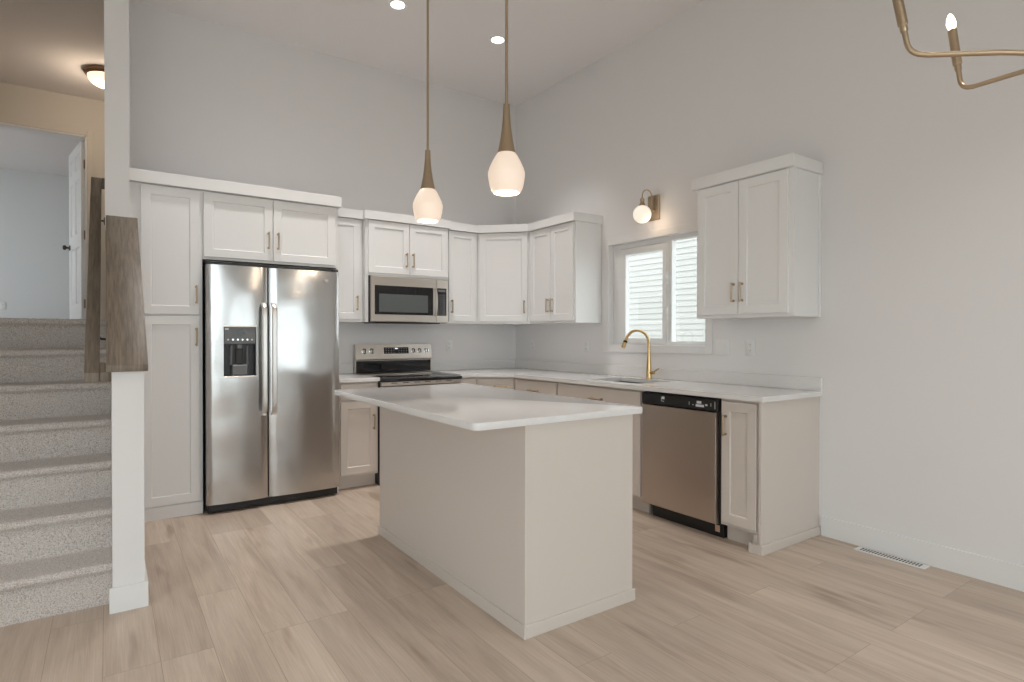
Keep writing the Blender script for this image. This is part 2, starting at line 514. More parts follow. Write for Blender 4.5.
# ------------------------------------------------------------------ carpeted stairs
R_, T_ = 0.196, 0.25
Y0 = -1.985
prof = []
for k in range(7):
    y = Y0 + T_ * k
    z0, z1 = R_ * k, R_ * (k + 1)
    for s in range(9): prof.append((y, z0 + (z1 - 0.042 - z0) * s / 9))
    for a in range(8):     # rounded carpeted nosing
        t = a / 7 * PI
        prof.append((y - 0.004 - 0.020 * math.sin(t) , z1 - 0.021 - 0.021 * math.cos(t)))
    depth = T_ if k < 6 else 2.95 + (-Y0 - 1.5) * 0
    n_ = 10 if k < 6 else 60
    yend = Y0 + T_ * (k + 1) if k < 6 else 2.52
    for s in range(1, n_): prof.append((y + (yend - y) * s / n_, z1))
prof.append((2.52, LZ))
bm = NB()
nxs = 96
cols = []
for i in range(nxs + 1):
    x = SX0 + (SX1 - SX0) * i / nxs
    # the landing spreads right behind the kitchen wall, the flight does not
    c = []
    for (y, z) in prof:
        j = 0.0022
        c.append(bm.verts.new((x + (random.uniform(-j, j) if 0 < i < nxs else 0), y + random.uniform(-j, j), z + random.uniform(-j, j))))
    cols.append(c)
for a, b_ in zip(cols, cols[1:]):
    for i in range(len(prof) - 1):
        bm.faces.new((a[i], a[i + 1], b_[i + 1], b_[i]))
base = [bm.verts.new((x, 2.52, 0.0)) for x in (SX0, SX1)]
bm.faces.new(cols[0] + [base[0]]); bm.faces.new(cols[-1] + [base[1]])
bm.faces.new((cols[0][0], cols[-1][0], base[1], base[0]))
bmesh.ops.recalc_face_normals(bm, faces=bm.faces)
struct(obj('staircase', bm, M_carpet, sharp=180), 'speckled beige carpeted staircase rising to the landing', 'stairs')
struct(boxo('floor_landing', W0, (SX1, -2.5, 0.12, 2.45, LZ - 0.1, LZ), M_carpet))
struct(boxo('floor_bedroom', W0, (-7.3, -2.5, 2.57, 6.45, LZ - 0.1, LZ), M_carpet))

# ------------------------------------------------------------------ upstairs hall and bedroom
HALL = Frame((0, 2.45, 0), (1, 0), (0, 1))
DX0, DX1, DZ1 = -4.70, -3.906, 3.407
wall_panel('wall_hall', HALL, -7.3, -2.5, 0.0, 0.12, LZ, CZ, [(DX0, DX1, LZ, DZ1)], M_hall)
struct(boxo('wall_hall_right', W0, (-2.5, -2.38, 0.12, 6.45, LZ - 0.1, CZ), M_hall))
struct(boxo('wall_bedroom_back', W0, (-7.3, -2.5, 6.4, 6.52, LZ - 0.1, CZ), M_bed))
wall_panel('wall_bedroom_left', Frame((-7.3, 0, 0), (0, 1), (-1, 0)), 2.45, 6.52, 0.0, 0.12, LZ - 0.1, CZ, [(3.0, 6.0, LZ + 0.5, LZ + 2.2)], M_bed)
# bedroom side skin of the hall wall and its ceiling stay cool-painted
wall_panel('wall_bedroom_front', HALL, -7.3, -2.5, 0.121, 0.128, LZ, CZ, [(DX0, DX1, LZ, DZ1)], M_bed)
bm = NB()
for d in ((DX0, DX0 + 0.018, -0.005, 0.133, LZ, DZ1), (DX1 - 0.018, DX1, -0.005, 0.133, LZ, DZ1), (DX0, DX1, -0.005, 0.133, DZ1 - 0.018, DZ1)):
    box(bm, HALL, *d, bev=0.001)
struct(obj('trim_door_jamb', bm, M_trim))
bm = NB()
for d in ((DX0 - 0.06, DX0, -0.016, -0.0005, LZ, DZ1 + 0.06), (DX1, DX1 + 0.06, -0.016, -0.0005, LZ, DZ1 + 0.06), (DX0, DX1, -0.016, -0.0005, DZ1, DZ1 + 0.06)):
    box(bm, HALL, *d, bev=0.003)
struct(obj('trim_door_casing', bm, M_hall))

# six-panel door standing open into the bedroom
hx, hy = -3.930, 2.585
dv = Vector((-0.135, 0.745)).normalized()
DF = Frame((hx, hy, 0), (dv.x, dv.y), (-dv.y, dv.x))
door = bpy.data.objects.new('door_1', None); COL.objects.link(door); door.location = (hx, hy, LZ); struct(door, 'white six-panel bedroom door standing open upstairs', 'door')
bm = NB()
us = [0, 0.115, 0.335, 0.425, 0.645, 0.76]
zs = [LZ + 0.012, LZ + 0.25, LZ + 0.88, LZ + 1.03, LZ + 1.63, LZ + 1.73, LZ + 1.91, LZ + 2.01]
for side, n_ in ((-1, 0.0), (1, 0.035)):
    sgn = -1 if side == 1 else 1
    for i in range(5):
        for j in range(7):
            u0, u1, z0, z1 = us[i], us[i + 1], zs[j], zs[j + 1]
            if i in (1, 3) and j in (1, 3, 5):
                rings(bm, DF, u0, u1, z0, z1, [(0, n_), (0.012, n_ + sgn * 0.012), (0.024, n_ + sgn * 0.012), (0.046, n_ + sgn * 0.002)], cap=True, back=False)
            else:
                bm.faces.new([bm.verts.new(DF.p(u, n_, z)) for u, z in ((u0, z0), (u1, z0), (u1, z1), (u0, z1))])
for (ua, ub, za, zb) in ((0, 0, zs[0], zs[-1]), (0.76, 0.76, zs[0], zs[-1])):
    bm.faces.new([bm.verts.new(DF.p(ua, n, z)) for n, z in ((0, za), (0.035, za), (0.035, zb), (0, zb))])
for z in (zs[0], zs[-1]):
    bm.faces.new([bm.verts.new(DF.p(u, n, z)) for u, n in ((0, 0), (0.76, 0), (0.76, 0.035), (0, 0.035))])
bmesh.ops.remove_doubles(bm, verts=bm.verts, dist=0.0002)
bmesh.ops.recalc_face_normals(bm, faces=bm.faces)
obj('door_panel', bm, M_trim, door)
bm = NB()
c = DF.p(0.70, 0, LZ + 0.92)
nn_ = DF.n
for s, off in ((-1, 0.0), (1, 0.035)):
    lathe(bm, c + nn_ * off, [(0.0, 0.0), (0.032, 0.0), (0.030, 0.008), (0.012, 0.012), (0.011, 0.030), (0.026, 0.042), (0.029, 0.055), (0.020, 0.068), (0, 0.070)], 20, nn_ * s)
obj('door_knob', bm, M_nickel, door, label='dark bronze door knob')
for hz in (LZ + 0.24, LZ + 0.99, LZ + 1.76):
    bm = NB()
    box(bm, W0, -3.924, -3.9245 + 0.0015 - 0.004, 2.50, 2.56, hz - 0.045, hz + 0.045)
    tube(bm, [(-3.932, 2.578, hz - 0.048), (-3.932, 2.578, hz + 0.048)], 0.007, 10)
    obj('hinge', bm, M_bronze, door, label='dark metal hinge')

# flush dome light on the hall ceiling
t = thing('ceiling_light', 'lit alabaster dome ceiling light with a bronze ring in the upstairs hall', 'ceiling light', (-3.735, 1.60, CZ))
bm = NB(); lathe(bm, (-3.735, 1.60, CZ), [(0.0, 0), (0.165, 0), (0.178, -0.010), (0.178, -0.028), (0.165, -0.045), (0.150, -0.050), (0.14, -0.04)], 40)
obj('ring', bm, M_bronze, t)
bm = NB(); lathe(bm, (-3.735, 1.60, CZ), [(0.152, -0.046), (0.146, -0.075), (0.125, -0.105), (0.09, -0.128), (0.045, -0.141), (0.0, -0.144)], 40)
obj('dome', bm, M_dome, t)
bm = NB(); lathe(bm, (-3.735, 1.60, CZ), [(0.0, -0.140), (0.012, -0.143), (0.012, -0.152), (0.006, -0.162), (0, -0.164)], 14)
obj('finial', bm, M_bronze, t)
def point(name, loc, e, col, r=0.05):
    d = bpy.data.lights.new(name, 'POINT'); d.energy = e; d.color = col; d.shadow_soft_size = r
    o = bpy.data.objects.new(name, d); o.location = loc; COL.objects.link(o)
point('hall_lamp', (-3.735, 1.60, CZ - 0.24), 6, (1.0, 0.80, 0.60), 0.08)

# ------------------------------------------------------------------ kitchen window
win = bpy.data.objects.new('window_1', None); COL.objects.link(win); win.location = (0, -1.99, WINZ0)
struct(win, 'white two-light kitchen window above the sink', 'window')
WR = RIGHT
bm = NB()
cw = 0.062
for d in ((WINY0 - cw, WINY0, 0.0005, 0.010, WINZ0 - cw, WINZ1 + cw), (WINY1, WINY1 + cw, 0.0005, 0.010, WINZ0 - cw, WINZ1 + cw),
          (WINY0, WINY1, 0.0005, 0.010, WINZ1, WINZ1 + cw), (WINY0, WINY1, 0.0005, 0.010, WINZ0 - cw, WINZ0)):
    box(bm, WR, *d, bev=0.0015)
obj('window_casing', bm, M_wall, win)
bm = NB()
f0, f1 = -0.105, -0.055
fy0, fy1, fz0, fz1 = WINY0 + 0.001, WINY1 - 0.001, WINZ0 + 0.001, WINZ1 - 0.001
frame_ring(bm, WR, fy0, 2.105, fz0, fz1, f0, f1, 0.080, 0.025, 0.030, 0.040)
frame_ring(bm, WR, 2.1055, fy1, fz0, fz1, f0, f1, 0.032, 0.045, 0.030, 0.036)
obj('window_frame', bm, M_trim, win)
bm = NB()
frame_ring(bm, WR, 1.545, 2.088, 1.210, 2.035, -0.092, -0.047, 0.084, 0.040, 0.036, 0.052)
sash = obj('window_sash', bm, M_trim, win)
bm = NB(); box(bm, WR, 1.62, 2.06, -0.090, -0.086, 1.24, 1.99); box(bm, WR, 2.13, 2.475, -0.103, -0.099, 1.21, 2.05)
obj('window_pane', bm, M_glass, win)
bm = NB()
tube(bm, [WR.p(2.102, -0.045, 1.225), WR.p(2.102, -0.045, 2.03)], 0.006, 8)
for hz in (1.45, 1.75):
    tube(bm, [WR.p(2.102, -0.045, hz + 0.05), WR.p(2.112, -0.03, hz + 0.02), WR.p(2.120, -0.02, hz), WR.p(2.110, -0.03, hz - 0.03), WR.p(2.102, -0.045, hz - 0.05)], [0.006, 0.008, 0.009, 0.008, 0.006], 8)
obj('window_latch', bm, M_trim, win)

# rear window placed from the steel's reflection; unseen patio and left openings added for light
def rear_window(name, x0, x1, z0, z1, mull, F=None):
    w = bpy.data.objects.new(name, None); COL.objects.link(w); w.location = ((x0 + x1) / 2, REAR, z0); struct(w)
    bm = NB(); s = 0.05
    F = F or Frame((0, REAR, 0), (1, 0), (0, 1))
    frame_ring(bm, F, x0, x1, z0, z1, -0.09, -0.03, s, s, s, s)
    for mxx in mull: box(bm, F, mxx - 0.03, mxx + 0.03, -0.088, -0.032, z0 + s, z1 - s)
    obj('window_frame', bm, M_trim, w)
    bm = NB(); box(bm, F, x0 + 0.02, x1 - 0.02, -0.063, -0.057, z0 + 0.02, z1 - 0.02)
    obj('window_pane', bm, M_glass, w)
rear_window('window_2', -2.8, -0.4, 0.45, 1.95, (-1.6,))
rear_window('window_added_rear', -6.1, -3.1, 0.02, 3.3, (-4.6,))  # invented opening behind the camera, sized to light the room
rear_window('window_added_left', -6.0, -3.8, 0.02, 1.7, (-4.9,), Frame((LEFT, 0, 0), (0, 1), (1, 0)))  # invented low opening in the left wall, lets in more light
bw = bpy.data.objects.new('window_4', None); COL.objects.link(bw); bw.location = (-7.36, 4.25, LZ + 0.8); struct(bw)
bm = NB(); BF = Frame((-7.3, 0, 0), (0, 1), (-1, 0))
frame_ring(bm, BF, 3.0, 6.0, LZ + 0.5, LZ + 2.2, 0.03, 0.09, 0.05, 0.05, 0.05, 0.05)
obj('window_frame', bm, M_trim, bw)
window_light('portal_rear', (-1.6, REAR - 0.13, 1.2), 2.4, 1.5, (0, 1, 0))
window_light('portal_added_rear', (-4.6, REAR - 0.13, 1.66), 3.0, 3.28, (0, 1, 0))
window_light('portal_kitchen', (0.11, -1.99, 1.635), 1.04, 0.89, (-1, 0, 0))
window_light('portal_bedroom', (-7.43, 4.5, LZ + 1.35), 3.0, 1.7, (1, 0, 0))
window_light('portal_added_left', (LEFT - 0.13, -4.9, 0.86), 2.2, 1.68, (1, 0, 0))

# ------------------------------------------------------------------ outdoors
struct(boxo('ground', W0, (-40, 40, -40, 40, -0.6, -0.45), M_bounce_ground))
bm = NB()
lap = 0.102
for k in range(62):
    z = -0.45 + lap * k
    v = [bm.verts.new(q) for q in ((4.52, -5, z), (4.52, 10, z), (4.530, 10, z + lap), (4.530, -5, z + lap))]
    bm.faces.new(v)
    v2 = [bm.verts.new(q) for q in ((4.530, -5, z), (4.530, 10, z), (4.52, 10, z), (4.52, -5, z))]
    bm.faces.new(v2)
box(bm, W0, 4.537, 9.5, -5, 10, -0.45, -0.45 + lap * 62)
tag(obj('neighbouring_house', bm, M_siding, loc=(7, 2.5, -0.45)), 'neighbouring house with white lap siding seen through the kitchen window', 'house')

bm = NB()
extrude_x(bm, [(-8.1, CZ + 0.13), (6.9, CZ + 0.13), (6.9, CZ + 0.30), (-0.6, 6.2), (-8.1, CZ + 0.30)], -7.8, 0.55)  # unseen mass added above the ceiling to shade the siding next door
struct(obj('shade_roof', bm, mat('shade_roof_shingle', (0.15, 0.14, 0.13), 0.9), loc=(-3.5, -0.6, CZ)), 'roof added out of view to shade the neighbouring siding', 'shade_roof')

# ------------------------------------------------------------------ cabinet parts
def shaker(name, F, u0, u1, z0, z1, n, m, parent, rail=0.057, th=0.019):
    bm = NB()
    rings(bm, F, u0, u1, z0, z1, [(0, n), (0, n + th - 0.0015), (0.0015, n + th), (rail, n + th), (rail + 0.003, n + th - 0.004), (rail + 0.005, n + th - 0.009)])
    return obj(name, bm, m, parent)

def slab(name, F, u0, u1, z0, z1, n, m, parent, th=0.019):
    bm = NB()
    rings(bm, F, u0, u1, z0, z1, [(0, n), (0, n + th - 0.0015), (0.0015, n + th)])
    return obj(name, bm, m, parent)

def pull(F, u, z, n, parent, vertical=True, ln=0.128):
    """bar pull on two short feet"""
    bm = NB()
    h = ln / 2
    d = (lambda t, k: F.p(u, n + k, z + t)) if vertical else (lambda t, k: F.p(u + t, n + k, z))
    tube(bm, [d(-h, 0.028), d(-h + 0.004, 0.028), d(h - 0.004, 0.028), d(h, 0.028)], [0.0055, 0.0062, 0.0062, 0.0055], 10)
    for s in (-1, 1):
        tube(bm, [d(s * (h - 0.010), 0.0), d(s * (h - 0.010), 0.004), d(s * (h - 0.010), 0.0045), d(s * (h - 0.010), 0.028)], [0.009, 0.009, 0.0055, 0.0055], 10)
    return obj('handle', bm, M_pull, parent)

ND = 0.312   # wall cabinet carcass depth; doors stand on it
ZB, ZT = 1.386, 2.288

def upper(name, label, F, u0, u1, n1, z0, z1, doors, m=M_white, group=None, hz=None):
    t = thing(name, label, 'cabinet', F.p((u0 + u1) / 2, n1 / 2, z0), group)
    boxo('body', F, (u0, u1, 0.001, n1, z0, z1), m, t, bev=0.0012)
    for (a, b_, side) in doors:
        d = shaker('door', F, a, b_, z0 + 0.022, z1 - 0.006, n1 + 0.0005, m, t)
        hu = b_ - 0.030 if side == 'r' else a + 0.030
        pull(F, hu, (hz if hz else z0 + 0.165), n1 + 0.0195, d)
    return t

# tall pantry
t = thing('pantry_cabinet', 'tall white pantry cabinet with two stacked doors, left of the refrigerator', 'cabinet', (-3.39, -0.33, 0))
boxo('body', BACK, (-3.614, -3.176, 0.001, 0.646, 0.0, 2.292), M_white, t, bev=0.0012)
d = shaker('door', BACK, -3.546, -3.196, 1.412, 2.283, 0.6465, M_white, t)
pull(BACK, -3.217, 1.553, 0.666, d)
d = shaker('door', BACK, -3.546, -3.196, 0.098, 1.398, 0.6465, M_white, t)
pull(BACK, -3.217, 1.255, 0.666, d)
boxo('plinth', BACK, (-3.576, -3.176, 0.6462, 0.656, 0.0, 0.088), M_white, t, bev=0.002)
# cabinet above the fridge, with the panel that closes the niche on the right
t = thing('fridge_cabinet', 'wide white two-door cabinet above the refrigerator', 'cabinet', (-2.69, -0.33, 1.8))
boxo('body', BACK, (-3.1755, -2.203, 0.001, 0.646, 1.808, 2.292), M_white, t, bev=0.0012)
boxo('side_panel', BACK, (-2.219, -2.2015, 0.001, 0.646, 0.0, 1.8075), M_white, t)
d = shaker('door', BACK, -3.168, -2.706, 1.826, 2.283, 0.6465, M_white, t)
pull(BACK, -2.736, 1.976, 0.666, d)
d = shaker('door', BACK, -2.700, -2.232, 1.826, 2.283, 0.6465, M_white, t)
pull(BACK, -2.668, 1.976, 0.666, d)
bm = NB(); box(bm, BACK, -3.614, -2.188, 0.001, 0.690, 2.293, 2.374, bev=0.002)
tag(obj('crown_molding', bm, M_white, loc=(-2.9, -0.35, 2.293)), 'flat white crown board along the top of the pantry and fridge cabinets', 'crown molding')

# run of wall cabinets
upper('wall_cabinet', 'narrow white wall cabinet between the refrigerator and the microwave', BACK, -2.200, -1.876, ND, ZB, ZT, [(-2.168, -1.902, 'r')])
t = upper('wall_cabinet', 'short white two-door wall cabinet right above the microwave', BACK, -1.873, -1.050, 0.372, 1.800, ZT, [(-1.850, -1.462, 'r'), (-1.458, -1.068, 'l')], hz=1.952)
boxo('side_panel', BACK, (-1.873, -1.8455, 0.001, 0.372, ZB, 1.7995), M_white, t, bev=0.001)
upper('wall_cabinet', 'narrow white wall cabinet between microwave and diagonal corner cabinet', BACK, -1.047, -0.688, ND, ZB, ZT, [(-1.022, -0.712, 'l')])
upper('wall_cabinet', 'white two-door wall cabinet between the corner cabinet and the window', RIGHT, 0.688, 1.372, ND, ZB, ZT, [(0.712, 1.033, 'r'), (1.037, 1.352, 'l')])
t = thing('corner_wall_cabinet', 'white diagonal corner wall cabinet with one door', 'cabinet', (-0.3, -0.3, ZB))
bm = NB(); prism(bm, [(-0.001, -0.001), (-0.686, -0.001), (-0.686, -ND), (-ND, -0.686), (-0.001, -0.686)], ZB, ZT)
obj('body', bm, M_white, t)
DG = Frame((-0.686, -ND, 0), (s2, -s2), (-s2, -s2))
dw_ = math.hypot(0.686 - ND, 0.686 - ND)
d = shaker('door', DG, 0.022, dw_ - 0.022, ZB + 0.022, ZT - 0.006, 0.0005, M_white, t)
pull(DG, dw_ - 0.052, ZB + 0.165, 0.0195, d)
bm = NB()
prism(bm, [(-2.184, -0.001), (-2.184, -0.352), (-1.888, -0.352), (-1.888, -0.408), (-1.036, -0.408), (-1.036, -0.352), (-0.703, -0.352), (-0.352, -0.703), (-0.352, -1.388), (-0.001, -1.388), (-0.001, -0.001)], 2.289, 2.364)
tag(obj('crown_molding', bm, M_white, loc=(-0.9, -0.2, 2.289)), 'flat white crown board stepping along the wall cabinets round the corner', 'crown molding')

t = upper('wall_cabinet', 'white two-door wall cabinet standing alone right of the window', RIGHT, 2.668, 3.374, ND, ZB, ZT, [(2.690, 3.006, 'r'), (3.010, 3.345, 'l')])
bm = NB()
prism(bm, [(-0.001, -2.650), (-0.352, -2.650), (-0.352, -3.392), (-0.001, -3.392)], 2.289, 2.364, bev=0.002)
obj('crown', bm, M_white, t)
bm = NB(); box(bm, RIGHT, 3.3745, 3.380, 0.001, 0.030, ZB, ZT); box(bm, RIGHT, 3.3745, 3.380, 0.285, 0.3115, ZB, ZT)
obj('side_stile', bm, M_white, t)

# ------------------------------------------------------------------ base cabinets
NBD = 0.620   # carcass
def base_cab(name, label, F, u0, u1, fronts, toe=True, hollow=False):
    t = thing(name, label, 'cabinet', F.p((u0 + u1) / 2, 0.3, 0))
    if hollow:
        bm = NB()
        for d_ in ((u0, u0 + 0.018, 0.001, NBD, 0.105, 0.884), (u1 - 0.018, u1, 0.001, NBD, 0.105, 0.884), (u0 + 0.018, u1 - 0.018, 0.001, NBD, 0.105, 0.123),
                   (u0 + 0.018, u1 - 0.018, 0.001, 0.010, 0.123, 0.884), (u0 + 0.018, u1 - 0.018, NBD - 0.018, NBD, 0.123, 0.884)):
            box(bm, F, *d_)
        obj('body', bm, M_greige, t)
    else:
        boxo('body', F, (u0, u1, 0.001, NBD, 0.105, 0.884), M_greige, t, bev=0.001)
    if toe: boxo('toe_kick', F, (u0, u1, 0.05, 0.555, 0.0, 0.1045), M_greige, t)
    for (kind, a, b_, z0, z1, hp) in fronts:
        f = (shaker if kind == 'door' else slab)(kind, F, a, b_, z0, z1, NBD + 0.0005, M_greige, t)
        if hp: pull(F, hp[0], hp[1], NBD + 0.0195, f, vertical=hp[2])
    return t
base_cab('base_cabinet', 'greige base cabinet with one door and drawer between refrigerator and range', BACK, -2.200, -1.856,
         [('drawer', -2.180, -1.872, 0.738, 0.868, (-2.026, 0.80, False)), ('door', -2.180, -1.872, 0.126, 0.722, (-1.902, 0.547, True))])
base_cab('base_cabinet', 'very narrow greige base cabinet just right of the range', BACK, -1.074, -0.892,
         [('drawer', -1.066, -0.902, 0.738, 0.868, None), ('door', -1.066, -0.902, 0.126, 0.722, None)])
t = thing('corner_base_cabinet', 'greige diagonal corner base cabinet under the worktop bend', 'cabinet', (-0.4, -0.4, 0))
bm = NB(); prism(bm, [(-0.001, -0.001), (-0.890, -0.001), (-0.890, -NBD), (-NBD, -0.890), (-0.001, -0.890)], 0.105, 0.884)
obj('body', bm, M_greige, t)
bm = NB(); prism(bm, [(-0.05, -0.05), (-0.885, -0.05), (-0.885, -0.555), (-0.555, -0.885), (-0.05, -0.885)], 0.0, 0.1045)
obj('toe_kick', bm, M_greige, t)
DB = Frame((-0.890, -NBD, 0), (s2, -s2), (-s2, -s2)); L_ = math.hypot(0.27, 0.27)
f = slab('drawer', DB, 0.020, L_ - 0.020, 0.738, 0.868, 0.0005, M_greige, t); pull(DB, L_ / 2 + 0.05, 0.80, 0.0195, f, False)
f = shaker('door', DB, 0.020, L_ - 0.020, 0.126, 0.722, 0.0005, M_greige, t); pull(DB, L_ - 0.05, 0.62, 0.0195, f)
base_cab('base_cabinet', 'greige base cabinet with a wide drawer front between corner and sink cabinet', RIGHT, 0.893, 1.510,
         [('drawer', 0.905, 1.496, 0.738, 0.868, (1.195, 0.785, False)), ('door', 0.905, 1.496, 0.126, 0.722, (1.46, 0.62, True))])
t = base_cab('sink_cabinet', 'greige sink base cabinet beneath the sink and left of the dishwasher', RIGHT, 1.513, 2.452,
         [('drawer', 1.527, 2.438, 0.738, 0.868, (2.0, 0.782, False)), ('door', 1.527, 1.981, 0.126, 0.722, (1.951, 0.62, True)), ('door', 1.985, 2.438, 0.126, 0.722, (2.015, 0.62, True))], hollow=True)
t = base_cab('base_cabinet', 'narrow greige base cabinet at the end of the counter, right of the dishwasher', RIGHT, 3.092, 3.356,
         [('door', 3.106, 3.338, 0.126, 0.866, (3.136, 0.722, True))])
bm = NB()
box(bm, RIGHT, 3.3565, 3.374, 0.001, 0.640, 0.0, 0.884, bev=0.001)
box(bm, RIGHT, 3.312, 3.3562, 0.555, 0.622, 0.0, 0.1045)
obj('end_panel', bm, M_greige, t)
bm = NB()
box(bm, RIGHT, 3.3745, 3.386, 0.001, 0.650, 0.0, 0.055, bev=0.002)
box(bm, RIGHT, 3.300, 3.3744, 0.6405, 0.650, 0.0, 0.055)
obj('base_molding', bm, M_greige, t)

# ------------------------------------------------------------------ worktops
t = thing('worktop', 'short white quartz worktop between the refrigerator and the range', 'worktop', (-2.03, -0.33, 0.885))
boxo('slab', BACK, (-2.201, -1.855, 0.001, 0.665, 0.885, 0.915), M_quartz, t, bev=0.002)
boxo('backsplash', BACK, (-2.201, -1.855, 0.001, 0.020, 0.9155, 1.002), M_quartz, t, bev=0.002)
t = thing('worktop', 'long L-shaped white quartz worktop around the sink and corner', 'worktop', (-0.33, -1.9, 0.885))
HY0, HY1, HX0, HX1 = -1.76, -2.32, -0.53, -0.15
bm = NB()
prism(bm, [(-1.074, -0.001), (-1.074, -0.665), (-0.915, -0.665), (-0.665, -0.915), (-0.665, HY0), (-0.001, HY0), (-0.001, -0.001)], 0.885, 0.915)
box(bm, W0, -0.665, HX0, HY1, HY0, 0.885, 0.915)
box(bm, W0, HX1, -0.001, HY1, HY0, 0.885, 0.915)
box(bm, W0, -0.665, -0.001, -3.394, HY1, 0.885, 0.915)
obj('slab', bm, M_quartz, t)
bm = NB()
box(bm, BACK, -1.074, -0.0205, 0.001, 0.020, 0.9155, 1.002, bev=0.002)
box(bm, RIGHT, 0.0205 * 0 + 0.001, 3.394, 0.001, 0.020, 0.9155, 1.002, bev=0.002)
obj('backsplash', bm, M_quartz, t)

# sink bowl
t = thing('sink', 'undermount stainless sink set into the long worktop below the window', 'sink', (-0.34, -2.04, 0.70))
bm = NB()
x0, x1, y0, y1 = HX0 - 0.006, HX1 + 0.006, HY1 - 0.006, HY0 + 0.006
SF = W0
def rr(z, ins):
    return [bm.verts.new(q) for q in ((x0 + ins, y0 + ins, z), (x1 - ins, y0 + ins, z), (x1 - ins, y1 - ins, z), (x0 + ins, y1 - ins, z))]
seq = [rr(0.884, -0.006), rr(0.884, 0.004), rr(0.72, 0.012), rr(0.70, 0.030)]
for a, b_ in zip(seq, seq[1:]):
    for i in range(4): bm.faces.new((a[i], a[(i + 1) % 4], b_[(i + 1) % 4], b_[i]))
bm.faces.new(seq[-1])
obj('bowl', bm, mat('sink_steel', (0.22, 0.22, 0.22), 0.35, 0.9), t)
bm = NB(); lathe(bm, (-0.34, -2.04, 0.7005), [(0.045, 0), (0.045, 0.003), (0.034, 0.004), (0.030, 0.001), (0, 0.001)], 24)
obj('drain', bm, M_dark, t)

# faucet
fx, fy = -0.105, -2.04
t = thing('faucet', 'tall gold gooseneck pull-down faucet behind the sink', 'faucet', (fx, fy, 0.915))
bm = NB()
lathe(bm, (fx, fy, 0.9152), [(0, 0), (0.026, 0), (0.026, 0.006), (0.0215, 0.010), (0.0205, 0.09), (0.018, 0.14), (0.0135, 0.20), (0.0115, 0.235), (0, 0.235)], 24)
obj('body', bm, M_goldf, t)
bm = NB()
pts = [(fx, fy, 1.145)]
dirx = Vector((-0.975, 0.22)).normalized()
Rn = 0.113
for a in range(0, 17):
    th = a / 16 * PI * 0.90
    s = Rn - Rn * math.cos(th)
    pts.append((fx + dirx.x * s, fy + dirx.y * s, 1.198 + Rn * math.sin(th)))
tube(bm, pts, 0.0118, 12)
obj('spout', bm, M_goldf, t)
e_ = Vector(pts[-1]); dd = (e_ - Vector(pts[-2])).normalized()
bm = NB(); lathe(bm, e_, [(0.0, -0.004), (0.0125, -0.004), (0.0135, 0.010), (0.0145, 0.03), (0.0165, 0.06), (0.016, 0.068), (0.0, 0.068)], 20, dd)
obj('spray_head', bm, M_goldf, t)
bm = NB(); lathe(bm, e_ + dd * 0.006, [(0.0136, 0), (0.0158, 0.001), (0.0162, 0.015), (0.0146, 0.016)], 20, dd)
obj('spray_band', bm, M_black, t, label='thin black band')
bm = NB()
lathe(bm, (fx, fy - 0.018, 0.968), [(0.0, 0), (0.014, 0), (0.014, 0.030), (0.012, 0.036), (0, 0.036)], 18, (0, -1, 0))
tube(bm, [(fx, fy - 0.046, 0.970), (fx + 0.006, fy - 0.062, 0.985), (fx + 0.012, fy - 0.095, 1.004)], [0.006, 0.0055, 0.0045], 10)
obj('lever', bm, M_goldf, t)

